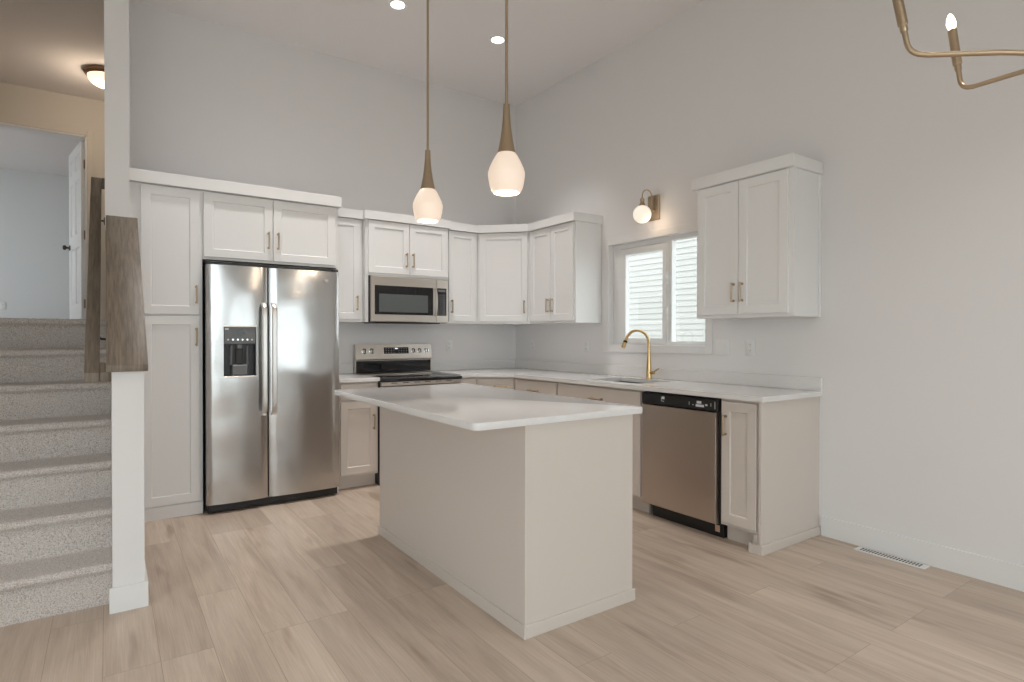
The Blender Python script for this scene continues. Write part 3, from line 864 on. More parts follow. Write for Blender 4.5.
# ------------------------------------------------------------------ refrigerator
FX0, FX1, FS = -3.164, -2.223, -2.754
t = thing('refrigerator', 'side-by-side stainless refrigerator with an in-door water dispenser', 'refrigerator', (-2.70, -0.38, 0))
boxo('body', BACK, (FX0 + 0.004, FX1 - 0.004, 0.03, 0.668, 0.012, 1.772), M_dark, t, bev=0.004)
def fridge_door(name, x0, x1, hole=None):
    us = [x0 + 0.0] + [x0 + (x1 - x0) * i / 16 for i in range(1, 16)] + [x1]
    zs = [0.068, 0.09] + [0.09 + (1.74 - 0.09) * i / 10 for i in range(1, 10)] + [1.74, 1.765]
    if hole:
        us = sorted([u for u in us if not (abs(u - hole[0]) < 0.02 or abs(u - hole[1]) < 0.02)] + [hole[0], hole[1]])
        zs = sorted([z for z in zs if not (abs(z - hole[2]) < 0.05 or abs(z - hole[3]) < 0.05)] + [hole[2], hole[3]])
    w = x1 - x0
    def nf(u):
        k = (u - x0) / w * 2 - 1
        return 0.738 + 0.014 * (1 - k * k) - 0.010 * max(0, abs(k) - 0.93) / 0.07
    bm = NB()
    G = [[bm.verts.new(BACK.p(u, nf(u), z)) for z in zs] for u in us]
    Bk = [[bm.verts.new(BACK.p(u, 0.676, z)) for z in (zs[0], zs[-1])] for u in (x0, x1)]
    for i in range(len(us) - 1):
        for j in range(len(zs) - 1):
            cu, cz = (us[i] + us[i + 1]) / 2, (zs[j] + zs[j + 1]) / 2
            if hole and hole[0] < cu < hole[1] and hole[2] < cz < hole[3]: continue
            bm.faces.new((G[i][j], G[i + 1][j], G[i + 1][j + 1], G[i][j + 1]))
    bm.faces.new([g[0] for g in G] + [Bk[1][0], Bk[0][0]])
    bm.faces.new([g[-1] for g in G] + [Bk[1][1], Bk[0][1]])
    bm.faces.new(G[0] + [Bk[0][1], Bk[0][0]])
    bm.faces.new(G[-1] + [Bk[1][1], Bk[1][0]])
    bm.faces.new((Bk[0][0], Bk[1][0], Bk[1][1], Bk[0][1]))
    if hole:
        h = hole
        bmesh.ops.recalc_face_normals(bm, faces=bm.faces)
        q = [bm.verts.new(BACK.p(u, nf(u), z)) for u, z in ((h[0], h[2]), (h[1], h[2]), (h[1], h[3]), (h[0], h[3]))]
        r = [bm.verts.new(BACK.p(u, 0.69, z)) for u, z in ((h[0], h[2]), (h[1], h[2]), (h[1], h[3]), (h[0], h[3]))]
        for i in range(4): bm.faces.new((q[i], q[(i + 1) % 4], r[(i + 1) % 4], r[i]))
    return obj(name, bm, M_steel, t, sharp=30), nf
hole = (-3.055, -2.840, 0.972, 1.330)
dl, nf = fridge_door('door', FX0, FS - 0.005, hole)
dr, nf2 = fridge_door('door', FS + 0.005, FX1)
def fridge_handle(u, parent, z0=0.680, z1=1.505):
    bm = NB()
    pts, n_ = [], 24
    for i in range(n_ + 1):
        k = i / n_
        z = z0 + (z1 - z0) * k
        edge = min(k, 1 - k)
        n = 0.752 + 0.045 * min(1, edge / 0.06) ** 0.5
        pts.append((n, z))
    sec = [(-0.017, -0.006), (0.017, -0.006), (0.017, 0.003), (0.012, 0.008), (-0.012, 0.008), (-0.017, 0.003)]
    loops = [[bm.verts.new(BACK.p(u + a, n + b_, z)) for a, b_ in sec] for n, z in pts]
    for A, B in zip(loops, loops[1:]):
        for k in range(6): bm.faces.new((A[k], A[(k + 1) % 6], B[(k + 1) % 6], B[k]))
    bm.faces.new(loops[0]); bm.faces.new(loops[-1])
    for zz in (z0 + 0.012, z1 - 0.012): box(bm, BACK, u - 0.012, u + 0.012, 0.742, 0.775, zz - 0.012, zz + 0.012)
    bmesh.ops.recalc_face_normals(bm, faces=bm.faces)
    obj('handle', bm, M_handle, parent)
M_handle = mat('satin_handle', (0.72, 0.70, 0.68), 0.32, 1.0)
fridge_handle(-2.789, dl)
fridge_handle(-2.722, dr)
# dispenser
h = hole
bm = NB(); box(bm, BACK, h[0] + 0.004, h[1] - 0.004, 0.69, 0.7505, 1.205, h[3] - 0.004, bev=0.003)
disp = obj('dispenser', bm, M_greypl, t)
bm = NB(); box(bm, BACK, -2.975, -2.915, 0.7506, 0.7522, 1.275, 1.298)
obj('display', bm, M_blackgl, disp)
for k in range(6):
    u = h[0] + 0.028 + k * 0.0318
    bm = NB(); lathe(bm, BACK.p(u, 0.7506, 1.235), [(0.0, 0.002), (0.006, 0.002), (0.007, 0)], 12, (0, -1, 0))
    obj('button', bm, M_pale if k in (0, 5) else M_chrome, disp)
bm = NB(); box(bm, BACK, h[0] + 0.008, h[0] + 0.032, 0.7506, 0.7516, 1.305, 1.317)
obj('sticker', bm, M_pale, disp, label='tiny white sticker')
bm = NB()
box(bm, BACK, h[0], h[1], 0.689, 0.6915, h[2], 1.204)
for a in (h[0], h[1] - 0.004): box(bm, BACK, a, a + 0.004, 0.69, 0.745, h[2] + 0.001, 1.204)
obj('recess', bm, M_black, disp)
bm = NB()
box(bm, BACK, -3.0, -2.895, 0.692, 0.742, 0.978, 1.055, bev=0.008)
box(bm, BACK, -2.968, -2.928, 0.692, 0.735, 1.17, 1.204, bev=0.006)
box(bm, BACK, -3.012, -2.992, 0.692, 0.716, 1.05, 1.195, bev=0.006)
box(bm, BACK, -2.904, -2.884, 0.692, 0.716, 1.05, 1.195, bev=0.006)
obj('spout_housing', bm, M_greypl, disp)
bm = NB(); box(bm, BACK, -2.972, -2.924, 0.700, 0.706, 1.06, 1.165, bev=0.003)
obj('paddle', bm, M_slot, disp)
for za, zb in ((h[3] - 0.004, h[3] + 0.006), (h[2] - 0.008, h[2] + 0.002)):
    bm = NB(); box(bm, BACK, h[0] - 0.004, h[1] + 0.004, 0.744, 0.7535, za, zb, bev=0.001)
    obj('dispenser_trim', bm, M_steelr, disp)
# round badge with a scripted monogram, top right
bm = NB(); lathe(bm, BACK.p(-2.330, nf2(-2.33) - 0.001, 1.695), [(0, 0.003), (0.014, 0.003), (0.0155, 0.0045), (0.019, 0.0045), (0.020, 0.0)], 28, (0, -1, 0))
badge = obj('badge', bm, mat('badge_grey', (0.30, 0.28, 0.27), 0.3, 0.8), dr)
def text_on(s, size, F, u, z, n, m, parent, name='lettering'):
    cu = bpy.data.curves.new(name, 'FONT'); cu.body = s; cu.size = size; cu.extrude = 0.0002
    cu.align_x = 'CENTER'; cu.align_y = 'CENTER'
    o = bpy.data.objects.new(name, cu); COL.objects.link(o)
    o.parent = parent
    o.location = F.p(u, n, z) - origin_of(parent)
    R = Matrix((F.u, Vector((0, 0, 1)), F.n)).transposed()
    o.rotation_euler = R.to_euler()
    cu.materials.append(m)
    dg = bpy.context.evaluated_depsgraph_get()
    me = bpy.data.meshes.new_from_object(o.evaluated_get(dg))
    q = bpy.data.objects.new(name, me); COL.objects.link(q)
    q.parent = parent; q.location = o.location; q.rotation_euler = o.rotation_euler
    bpy.data.objects.remove(o)
    return q
text_on('GE', 0.018, BACK, -2.330, 1.695, nf2(-2.33) + 0.003, M_pale, badge)
bm = NB(); box(bm, BACK, FX0 + 0.01, FX1 - 0.01, 0.60, 0.716, 0.012, 0.062, bev=0.003)
for k in range(22): box(bm, BACK, FX0 + 0.04 + k * 0.039, FX0 + 0.064 + k * 0.039, 0.716, 0.7175, 0.026, 0.034)
obj('base_grille', bm, M_black, t)
bm = NB(); box(bm, BACK, FX0 + 0.002, FX1 - 0.002, 0.55, 0.700, 1.7725, 1.792, bev=0.002)  # full-width black bar stands in for the shaded gap above the doors
for u in (FX0 + 0.03, FX1 - 0.03): box(bm, BACK, u - 0.022, u + 0.022, 0.66, 0.735, 1.7665, 1.785, bev=0.003)
obj('hinge_cover_gap_shade', bm, M_black, t)
for u in (FX0 + 0.05, FX1 - 0.05):
    bm = NB(); lathe(bm, BACK.p(u, 0.62, 0), [(0, 0), (0.02, 0), (0.02, 0.008), (0.008, 0.012), (0.008, 0.0125), (0, 0.0125)], 14)
    obj('foot', bm, M_black, t)

# ------------------------------------------------------------------ range
RX0, RX1 = -1.851, -1.077
t = thing('range', 'stainless freestanding electric range with a black glass cooktop', 'range', (-1.47, -0.33, 0))
boxo('body', BACK, (RX0 + 0.002, RX1 - 0.002, 0.02, 0.640, 0.0, 0.872), M_dark, t, bev=0.003)
bm = NB(); box(bm, BACK, RX0, RX1, 0.075, 0.690, 0.876, 0.902, bev=0.006, seg=2)
ct = obj('cooktop', bm, M_blackgl, t)
for (u, n, r) in ((-1.65, 0.25, 0.075), (-1.29, 0.25, 0.09), (-1.65, 0.50, 0.105), (-1.29, 0.50, 0.08)):
    bm = NB(); lathe(bm, BACK.p(u, n, 0.902), [(r - 0.004, 0.0004), (r, 0.0006), (r + 0.001, 0.0)], 40)
    obj('burner_ring', bm, M_greypl, ct)
bm = NB(); box(bm, BACK, RX0 + 0.004, RX1 - 0.004, 0.640, 0.676, 0.838, 0.875, bev=0.003)
vb = obj('vent_trim', bm, M_steelr, t)
for k in range(6):
    u = -1.76 + k * 0.105
    bm = NB(); box(bm, BACK, u, u + 0.055, 0.6762, 0.6770, 0.860, 0.866)
    obj('vent_slot', bm, M_slot, vb)
bm = NB(); box(bm, BACK, RX0 + 0.004, RX1 - 0.004, 0.641, 0.680, 0.235, 0.834, bev=0.004)
od = obj('oven_door', bm, M_steelr, t)
boxo('oven_window', BACK, (-1.70, -1.24, 0.6802, 0.682, 0.40, 0.70), M_blackgl, od, bev=0.0005)
bm = NB()
tube(bm, [BACK.p(-1.80, 0.735, 0.79), BACK.p(-1.14, 0.735, 0.79)], 0.012, 14)
for u in (-1.78, -1.16): tube(bm, [BACK.p(u, 0.678, 0.79), BACK.p(u, 0.735, 0.79)], 0.009, 10)
obj('handle', bm, M_steelr, od)
boxo('drawer', BACK, (RX0 + 0.004, RX1 - 0.004, 0.641, 0.672, 0.075, 0.228), M_steelr, t, bev=0.003)
boxo('plinth', BACK, (RX0 + 0.02, RX1 - 0.02, 0.60, 0.6395, 0.0, 0.07), M_black, t)
# backguard
bm = NB()
prof_ = [(0.012, 0.874), (0.085, 0.874), (0.085, 0.905), (0.060, 0.925), (0.060, 1.035), (0.076, 1.045), (0.076, 1.055), (0.056, 1.183), (0.012, 1.183)]
a = [bm.verts.new(BACK.p(RX0, n, z)) for n, z in prof_]; b_ = [bm.verts.new(BACK.p(RX1, n, z)) for n, z in prof_]
bm.faces.new(a); bm.faces.new(b_)
for i in range(len(prof_)): bm.faces.new((a[i], a[(i + 1) % len(prof_)], b_[(i + 1) % len(prof_)], b_[i]))
bmesh.ops.recalc_face_normals(bm, faces=bm.faces)
bg = obj('backguard', bm, M_steelr, t)
bm = NB(); box(bm, BACK, RX0 + 0.006, RX1 - 0.006, 0.0602, 0.066, 0.925, 1.030, bev=0.002)
obj('lower_panel', bm, M_blackgl, bg)
def face_n(z): return 0.076 - (z - 1.055) / (1.183 - 1.055) * 0.020
bm = NB()
v = [bm.verts.new(BACK.p(u, face_n(z) + k, z)) for k in (0.0002, 0.002) for u, z in ((-1.575, 1.095), (-1.322, 1.095), (-1.322, 1.155), (-1.575, 1.155))]
for f in ((0, 1, 2, 3), (4, 5, 6, 7), (0, 1, 5, 4), (1, 2, 6, 5), (2, 3, 7, 6), (3, 0, 4, 7)): bm.faces.new([v[i] for i in f])
bmesh.ops.recalc_face_normals(bm, faces=bm.faces)
cp = obj('display', bm, M_blackgl, bg)
for r in range(3):
    for k in range(9):
        if k == 4: continue
        u = -1.558 + k * 0.0262; z = 1.106 + r * 0.018
        bm = NB(); box(bm, BACK, u, u + 0.009, face_n(z) + 0.002, face_n(z) + 0.0028, z, z + 0.003)
        obj('key', bm, M_pale, cp)
bm = NB(); box(bm, BACK, -1.462, -1.434, face_n(1.145) + 0.002, face_n(1.145) + 0.0030, 1.138, 1.149)
obj('clock', bm, glow('clock_digits', (0.7, 0.9, 1.0), 0.8), cp)
for u in (-1.768, -1.695, -1.270, -1.202, -1.132):
    z = 1.120; c_ = BACK.p(u, face_n(z), z)
    ax = Vector((0, -1, 0.15))
    bm = NB(); lathe(bm, c_, [(0.026, 0.0), (0.026, 0.004), (0.020, 0.006), (0.018, 0.022), (0.0165, 0.025), (0, 0.025)], 24, ax)
    kb = obj('knob', bm, M_chrome, bg)
    bm = NB(); box(bm, BACK, u - 0.004, u + 0.004, face_n(z) + 0.024, face_n(z) + 0.030, z - 0.012, z + 0.020, bev=0.001)
    obj('knob_grip', bm, M_black, kb)

# ------------------------------------------------------------------ microwave
MX0, MX1 = -1.842, -1.073
t = thing('microwave', 'stainless over-the-range microwave mounted under the wall cabinet', 'microwave', (-1.47, -0.2, 1.382))
boxo('body', BACK, (MX0, MX1, 0.001, 0.388, 1.388, 1.796), M_black, t, bev=0.002)
bm = NB()
rings(bm, BACK, MX0 + 0.006, -1.200, 1.390, 1.794, [(0, 0.3885), (0, 0.408), (0.004, 0.412)])
dm = obj('door', bm, M_steelr, t)
bm = NB(); box(bm, BACK, MX0 + 0.040, -1.232, 0.4122, 0.4135, 1.455, 1.712, bev=0.0005)
wn_ = obj('door_window', bm, M_blackgl, dm)
bm = NB(); box(bm, BACK, MX0 + 0.080, -1.285, 0.4136, 0.4142, 1.478, 1.638)
obj('mesh_screen', bm, mat('smoked_screen', (0.10, 0.11, 0.11), 0.12), wn_)
bm = NB()
tube(bm, [BACK.p(-1.216, 0.413, 1.700), BACK.p(-1.216, 0.440, 1.690), BACK.p(-1.216, 0.452, 1.64), BACK.p(-1.216, 0.454, 1.58), BACK.p(-1.216, 0.452, 1.52), BACK.p(-1.216, 0.440, 1.470), BACK.p(-1.216, 0.413, 1.460)], 0.011, 12)
obj('handle', bm, M_steelr, dm)
bm = NB()
rings(bm, BACK, -1.197, MX1, 1.390, 1.794, [(0, 0.3885), (0, 0.408), (0.004, 0.412)])
pnl = obj('control_panel', bm, M_steelr, t)
bm = NB(); box(bm, BACK, -1.190, -1.092, 0.4122, 0.4135, 1.455, 1.712, bev=0.0005)
kp = obj('keypad', bm, M_blackgl, pnl)
for r in range(9):
    for k in range(4):
        u = -1.182 + k * 0.0215; z = 1.468 + r * 0.022
        bm = NB(); box(bm, BACK, u, u + 0.009, 0.4136, 0.4142, z, z + 0.005)
        obj('key', bm, M_pale, kp)
bm = NB(); box(bm, BACK, -1.180, -1.104, 0.4136, 0.4142, 1.678, 1.700)
obj('display', bm, M_greypl, kp)
bm = NB(); box(bm, BACK, MX0 + 0.06, MX1 - 0.06, 0.10, 0.36, 1.379, 1.3875, bev=0.002)
obj('underside_vent', bm, M_black, t)

# ------------------------------------------------------------------ dishwasher
t = thing('dishwasher', 'built-in stainless dishwasher with a black control strip', 'dishwasher', (-0.35, -2.78, 0))
boxo('body', RIGHT, (2.462, 3.088, 0.03, 0.612, 0.0955, 0.876), M_black, t, bev=0.002)
bm = NB(); rings(bm, RIGHT, 2.468, 3.070, 0.098, 0.792, [(0, 0.6125), (0, 0.640), (0.004, 0.646)])
obj('door', bm, M_steelw, t)
bm = NB(); rings(bm, RIGHT, 2.464, 3.087, 0.795, 0.872, [(0, 0.6125), (0, 0.640), (0.004, 0.648)])
cpn = obj('control_panel', bm, M_black, t)
def mark(u0, u1, z0, z1, m=M_pale, nm='marking'):
    bm = NB(); box(bm, RIGHT, u0, u1, 0.6482, 0.6490, z0, z1)
    obj(nm, bm, m, cpn)
mark(2.645, 2.668, 0.838, 0.856); mark(2.640, 2.643, 0.822, 0.850); mark(2.648, 2.664, 0.822, 0.826)
mark(2.870, 2.873, 0.822, 0.842); mark(2.895, 2.906, 0.822, 0.826)
mark(2.930, 2.965, 0.835, 0.852); mark(2.922, 2.985, 0.815, 0.830); mark(2.995, 3.010, 0.826, 0.836); mark(3.035, 3.038, 0.825, 0.846); mark(3.064, 3.067, 0.812, 0.858)
bm = NB(); box(bm, RIGHT, 2.500, 3.078, 0.10, 0.572, 0.0, 0.094, bev=0.002)
kick = obj('kick_plate', bm, M_black, t)
bm = NB(); box(bm, RIGHT, 3.015, 3.050, 0.5722, 0.5732, 0.030, 0.072)
obj('sticker', bm, mat('energy_tag', (0.65, 0.42, 0.28), 0.6), kick, label='small orange sticker')

# ------------------------------------------------------------------ island
IX0, IX1, IY0, IY1 = -2.305, -1.670, -3.352, -1.772
t = thing('kitchen_island', 'freestanding greige kitchen island with plain panelled sides', 'kitchen island', ((IX0 + IX1) / 2, (IY0 + IY1) / 2, 0))
boxo('body', W0, (IX0, IX1, IY0, IY1, 0.0, 0.889), M_greige, t, bev=0.0015)
bm = NB()
box(bm, W0, IX0 - 0.010, IX0 - 0.0004, IY0 - 0.010, IY1 + 0.004, 0.0, 0.056, bev=0.0015)
box(bm, W0, IX0 - 0.0004, IX1 + 0.010, IY0 - 0.010, IY0 - 0.0004, 0.0, 0.056, bev=0.0015)
obj('base_molding', bm, M_greige, t)
# door side towards the sink
IF = Frame((IX1, 0, 0), (0, 1), (1, 0))
for a, b_, hs in ((IY0 + 0.04, IY0 + 0.78, 'r'), (IY0 + 0.80, IY1 - 0.04, 'l')):
    mid = (a + b_) / 2
    dr_ = slab('drawer', IF, a, b_, 0.738, 0.870, 0.0005, M_greige, t)
    pull(IF, mid, 0.80, 0.0195, dr_, vertical=False)
    for q0, q1, hh in ((a, mid - 0.002, mid - 0.032), (mid + 0.002, b_, mid + 0.032)):
        dd_ = shaker('door', IF, q0, q1, 0.126, 0.722, 0.0005, M_greige, t)
        pull(IF, hh, 0.62, 0.0195, dd_)
bm = NB()
TX0, TX1, TY0, TY1 = -2.560, -1.602, -3.368, -1.640
pts = []
for cx_, cy_, a0_ in ((TX1, TY1, 0), (TX0, TY1, 90), (TX0, TY0, 180), (TX1, TY0, 270)):
    r = 0.030
    ox = cx_ - r if cx_ == TX1 else cx_ + r
    oy = cy_ - r if cy_ == TY1 else cy_ + r
    for k in range(7):
        th = math.radians(a0_ + k * 15)
        pts.append((ox + r * math.cos(th), oy + r * math.sin(th)))
lo_ = [(x, y) for x, y in pts]
prism(bm, lo_, 0.890, 0.921, bev=0.0)
hor = [e for e in bm.edges if abs(e.verts[0].co.z - e.verts[1].co.z) < 1e-5]
bmesh.ops.bevel(bm, geom=hor, offset=0.003, segments=2, affect='EDGES', profile=0.5)
tag(obj('island_worktop', bm, M_quartz, loc=(-2.1, -2.5, 0.89)), 'white quartz worktop overhanging the kitchen island, corners rounded', 'worktop')

# ------------------------------------------------------------------ lights
def pendant(x, y, zb, label):
    t = thing('pendant_light', label, 'pendant light', (x, y, CZ), 'pendant lights over the island')
    bm = NB(); lathe(bm, (x, y, CZ), [(0, 0), (0.062, 0), (0.062, -0.012), (0.055, -0.022), (0.012, -0.028), (0.0, -0.028)], 32)
    obj('canopy', bm, M_gold, t)
    bm = NB(); tube(bm, [(x, y, CZ - 0.02), (x, y, zb + 0.42)], 0.0075, 14)
    obj('rod', bm, M_gold, t)
    bm = NB()
    pr = [(0.0, 0.452), (0.0165, 0.452), (0.0170, 0.442), (0.0180, 0.41), (0.0205, 0.37), (0.0250, 0.325), (0.0320, 0.275), (0.0400, 0.235), (0.0470, 0.206), (0.0475, 0.200), (0.040, 0.203), (0.0, 0.210)]
    lathe(bm, (x, y, zb), pr, 36)
    obj('cone', bm, M_gold, t)
    bm = NB()
    pr = [(0.0455, 0.204), (0.056, 0.190), (0.072, 0.160), (0.087, 0.128), (0.0945, 0.104), (0.0945, 0.088), (0.0905, 0.060), (0.0840, 0.030), (0.0745, 0.008), (0.066, 0.0), (0.060, 0.003)]
    lathe(bm, (x, y, zb), pr, 48)
    sh = obj('glass_shade', bm, M_opal, t)
    bm = NB(); lathe(bm, (x, y, zb), [(0.060, 0.003), (0.058, 0.012), (0.0, 0.016)], 36)
    obj('shade_mouth', bm, M_opal_low, sh)
    point('pendant_bulb', (x, y, zb - 0.05), 2.0, (1.0, 0.80, 0.60), 0.05)
pendant(-2.047, -1.935, 1.995, 'lit brass pendant farther from the camera, left one over the island')
pendant(-2.050, -2.835, 1.993, 'lit brass pendant nearer the camera, right one over the island')

def down(x, y, CAN_W=4.0):
    d = bpy.data.lights.new('downlight', 'AREA'); d.shape = 'DISK'; d.size = 0.10; d.energy = CAN_W; d.color = (1.0, 0.96, 0.93); d.spread = math.radians(85)
    o = bpy.data.objects.new('downlight', d); o.location = (x, y, CZ - 0.012); COL.objects.link(o)
CAN_W = 6
for (x, y, lab) in ((-1.887, -1.103, 'round recessed ceiling downlight left of the far pendant rod'), (-0.963, -1.097, 'round recessed ceiling downlight beside the near pendant rod')):
    t = thing('recessed_light', lab, 'ceiling light', (x, y, CZ), 'recessed ceiling lights')
    bm = NB(); lathe(bm, (x, y, CZ), [(0.080, -0.0002), (0.080, -0.004), (0.074, -0.007), (0.056, -0.004), (0.052, -0.0015)], 36)
    obj('trim_ring', bm, M_trim, t)
    bm = NB(); lathe(bm, (x, y, CZ), [(0.052, -0.002), (0, -0.002)], 36)
    obj('lens', bm, M_can, t)
    down(x, y, 5.5)

# downlights added out of view to brighten the kitchen and living side
for (x, y) in ((-2.85, -1.103), (-1.3, -4.7), (-5.0, -3.4), (-5.0, -5.8), (-3.0, -6.2)):
    t = thing('recessed_light', 'round ceiling downlight added out of view to brighten the room', 'ceiling light', (x, y, CZ), 'added unseen ceiling lights')
    bm = NB(); lathe(bm, (x, y, CZ), [(0.080, -0.0002), (0.080, -0.004), (0.074, -0.007), (0.056, -0.004), (0.052, -0.0015)], 36)
    obj('trim_ring', bm, M_trim, t)
    bm = NB(); lathe(bm, (x, y, CZ), [(0.052, -0.002), (0, -0.002)], 36)
    obj('lens', bm, M_can, t)
    down(x, y, 5.0 if y > -3 else (5.0 if x > -2 else 7.5))

# wall sconce above the window
sx, sy = -0.150, -2.000
t = thing('wall_sconce', 'brass gooseneck wall sconce with a lit white globe above the window', 'wall light', (0, -2.0, 2.32))
bm = NB(); box(bm, RIGHT, 1.944, 2.063, 0.0005, 0.020, 2.222, 2.428, bev=0.003)
obj('wall_plate', bm, M_gold, t)
bm = NB()
pts = [(-0.02, -2.004, 2.30), (-0.030, -2.004, 2.302), (-0.036, -2.004, 2.315), (-0.036, -2.004, 2.36), (-0.036, -2.004, 2.405)]
for a in range(1, 13):
    th = PI * a / 12
    pts.append((-0.036 - 0.057 + 0.057 * math.cos(th), -2.004, 2.405 + 0.057 * math.sin(th)))
pts.append((sx, -2.004, 2.385))
tube(bm, pts, 0.0048, 10)
lathe(bm, (-0.020, -2.004, 2.30), [(0.014, 0), (0.014, 0.004), (0.006, 0.010), (0, 0.010)], 16, (-1, 0, 0))
obj('arm', bm, M_gold, t)
bm = NB(); lathe(bm, (sx, -2.004, 2.31), [(0.032, 0.002), (0.033, 0.010), (0.026, 0.018), (0.025, 0.026), (0.017, 0.038), (0.0165, 0.052), (0.018, 0.056), (0.018, 0.072), (0.009, 0.080), (0, 0.080)], 24)
obj('socket_cup', bm, M_gold, t)
bm = NB()
lathe(bm, (sx, -2.004, 2.256), [(0.073 * math.sin(th), -0.073 * math.cos(th)) for th in [PI * k / 20 * 0.87 for k in range(21)]], 36)
obj('glass_globe', bm, M_globe, t)
point('sconce_bulb', (sx + 0.02, -2.07, 2.19), 0.5, (1.0, 0.74, 0.5), 0.06)

# chandelier at the top right, cut by the frame
ze = 2.03
e1 = Vector((-1.906, -4.628)); e2 = Vector((-1.540, -4.624))
ch = e2 - e1; Lc = ch.length; Rr = Lc
nrm = Vector((ch.y, -ch.x)).normalized()
if nrm.y > 0: nrm = -nrm
cc = (e1 + e2) / 2 + nrm * Rr * math.cos(math.radians(30))
t = thing('chandelier', 'brass candle-arm chandelier with lit bulbs hanging near the right wall', 'chandelier', (cc.x, cc.y, ze))
zh = ze - 0.070
bm = NB(); lathe(bm, (cc.x, cc.y, zh), [(0, -0.035), (0.012, -0.03), (0.022, -0.02), (0.026, 0.0), (0.022, 0.02), (0.012, 0.03), (0.0, 0.03)], 24)
obj('hub', bm, M_gold, t)
bm = NB(); tube(bm, [(cc.x, cc.y, zh + 0.02), (cc.x, cc.y, CZ - 0.01)], 0.006, 12)
obj('stem', bm, M_gold, t)
bm = NB(); lathe(bm, (cc.x, cc.y, CZ), [(0, 0), (0.065, 0), (0.065, -0.01), (0.05, -0.022), (0, -0.026)], 28)
obj('canopy', bm, M_gold, t)
a_1 = math.atan2(e1.y - cc.y, e1.x - cc.x)
for k in range(6):
    an = a_1 - k * PI / 3
    dr2 = Vector((math.cos(an), math.sin(an)))
    def P3(r, z): return Vector((cc.x + dr2.x * r, cc.y + dr2.y * r, z))
    lean = math.radians(10)
    bm = NB()
    pts = [P3(0.015, zh), P3(Rr * 0.5, zh + 0.040), P3(Rr - 0.02, zh + 0.076 * (1 - 0.02 / Rr) - 0.006)]
    rb = 0.048
    c0 = (Rr - 0.02, ze - 0.002 + rb)
    for q in range(1, 9):
        th = (PI / 2 - lean) * q / 8
        pts.append(P3(c0[0] + rb * math.sin(th), c0[1] - rb * math.cos(th)))
    last = pts[-1]; up = (P3(1, 0) - P3(0, 0)) * math.sin(lean) + Vector((0, 0, math.cos(lean)))
    pts.append(last + up * 0.045)
    tube(bm, pts, 0.0072, 12)
    arm = obj('arm', bm, M_gold, t)
    bm = NB(); s0 = last + up * 0.032
    lathe(bm, s0, [(0, 0), (0.0085, 0), (0.0095, 0.004), (0.0095, 0.018), (0.0125, 0.022), (0.0125, 0.140), (0.010, 0.142), (0, 0.142)], 20, up)
    obj('candle_sleeve', bm, M_gold, arm)
    bm = NB()
    lathe(bm, s0 + up * 0.140, [(0, 0), (0.006, 0.0), (0.011, 0.012), (0.0130, 0.024), (0.0100, 0.042), (0.004, 0.056), (0, 0.060)], 16, up)
    obj('bulb', bm, M_bulb, arm)

# ------------------------------------------------------------------ handrail on the stair side of the half wall
t = thing('handrail', 'flat grey wood handrail on brackets beside the carpeted stairs', 'handrail', (-3.79, -1.1, 1.5))
def rz(y): return 1.087 + 0.774 * (y + 1.95)
bm = NB()
X0, X1 = -3.822, -3.762
ya, yb = -1.95, -0.29
extrude_x(bm, [(ya, rz(ya)), (yb, rz(yb)), (yb, rz(yb) - 0.045), (ya, rz(ya) - 0.045)], X0, X1, bev=0.003)
rl = obj('rail', bm, M_wood, t)
for (y_, nm) in ((ya, 'rail_return'), (yb - 0.06, 'rail_return')):
    xr = -3.7165 if y_ == ya else -3.7425
    bm = NB()
    extrude_x(bm, [(y_, rz(y_)), (y_ + 0.06, rz(y_ + 0.06)), (y_ + 0.06, rz(y_ + 0.06) - 0.045), (y_, rz(y_) - 0.045)], X1 + 0.0003, xr, bev=0.002)
    obj(nm, bm, M_wood, t)
for y_ in (-1.62, -0.62):
    bm = NB(); z_ = rz(y_)
    xw = -3.7165 if y_ < -1.0 else -3.7425
    lathe(bm, (xw, y_, z_ - 0.10), [(0.026, 0), (0.026, 0.004), (0.010, 0.008), (0, 0.008)], 18, (-1, 0, 0))
    tube(bm, [(xw - 0.004, y_, z_ - 0.10), (xw - 0.04, y_, z_ - 0.098), (-3.79, y_, z_ - 0.075), (-3.79, y_, z_ - 0.048)], 0.006, 10)
    obj('bracket', bm, M_nickel, t)

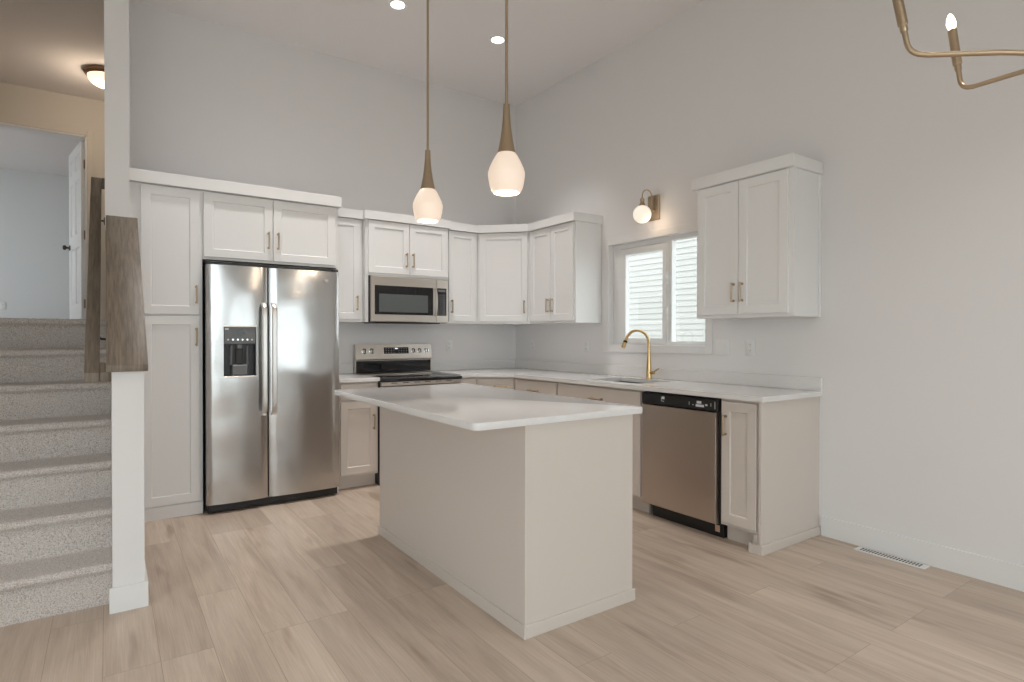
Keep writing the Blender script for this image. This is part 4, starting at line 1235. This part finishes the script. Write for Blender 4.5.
# ------------------------------------------------------------------ outlets, switch, floor vent
def outlet(F, u, z, label, group=None, w=0.072, h=0.116, gang=1, switch=False):
    t = thing('wall_switch' if switch else 'wall_outlet', label, 'switch' if switch else 'outlet', F.p(u, 0, z), group)
    bm = NB(); rings(bm, F, u - w / 2, u + w / 2, z - h / 2, z + h / 2, [(0, 0.0008), (0, 0.004), (0.003, 0.006)])
    pl = obj('plate', bm, M_plate, t)
    for g in range(gang):
        uc = u + (g - (gang - 1) / 2) * 0.046
        if switch:
            bm = NB(); box(bm, F, uc - 0.016, uc + 0.016, 0.0062, 0.009, z - 0.033, z + 0.033, bev=0.001)
            obj('rocker', bm, M_trim, t)
        else:
            for s in (-1, 1):
                bm = NB(); zc = z + s * 0.020
                box(bm, F, uc - 0.0165, uc + 0.0165, 0.0062, 0.0080, zc - 0.014, zc + 0.014, bev=0.0006)
                rc = obj('socket', bm, M_plate, t)
                bm = NB()
                for q in (-0.007, 0.005): box(bm, F, uc + q, uc + q + 0.002, 0.0081, 0.0085, zc - 0.003, zc + 0.007)
                box(bm, F, uc - 0.002, uc + 0.002, 0.0081, 0.0085, zc - 0.011, zc - 0.007)
                obj('slots', bm, M_slot, rc)
outlet(BACK, -0.84, 1.165, 'white outlet on the back wall, right of the range')
outlet(RIGHT, 0.322, 1.165, 'white outlet under the corner end of the cabinets on the right wall')
outlet(RIGHT, 1.175, 1.168, 'white outlet on the right wall just left of the window')
outlet(RIGHT, 2.655, 1.182, 'double rocker switch plate beside the right edge of the window', w=0.118, gang=2, switch=True)
outlet(RIGHT, 2.885, 1.182, 'white outlet under the lone right-hand wall cabinet', w=0.080)
outlet(Frame((0, 6.4, 0), (1, 0), (0, -1)), -5.037, 1.72, 'small white outlet low on the bedroom wall upstairs')

t = thing('floor_vent', 'white slotted floor register beside the right baseboard', 'floor vent', (-0.068, -3.82, 0))
VF = Frame((0, 0, 0), (0, -1), (-1, 0))
bm = NB(); rings(bm, Frame((0, 0, 0), (0, -1), (-1, 0)), 3.63, 4.0, 0, 0.001, [(0, 0.0)], cap=False, back=False)
bm.free(); bm = NB()
box(bm, VF, 3.632, 3.998, 0.032, 0.108, 0.0005, 0.006, bev=0.002)
vp = obj('frame', bm, M_trim, t)
for r in range(2):
    for k in range(20):
        u = 3.660 + k * 0.0158
        bm = NB(); box(bm, VF, u, u + 0.009, 0.046 + r * 0.026, 0.067 + r * 0.026, 0.0061, 0.0066)
        obj('slot', bm, M_slot, t)
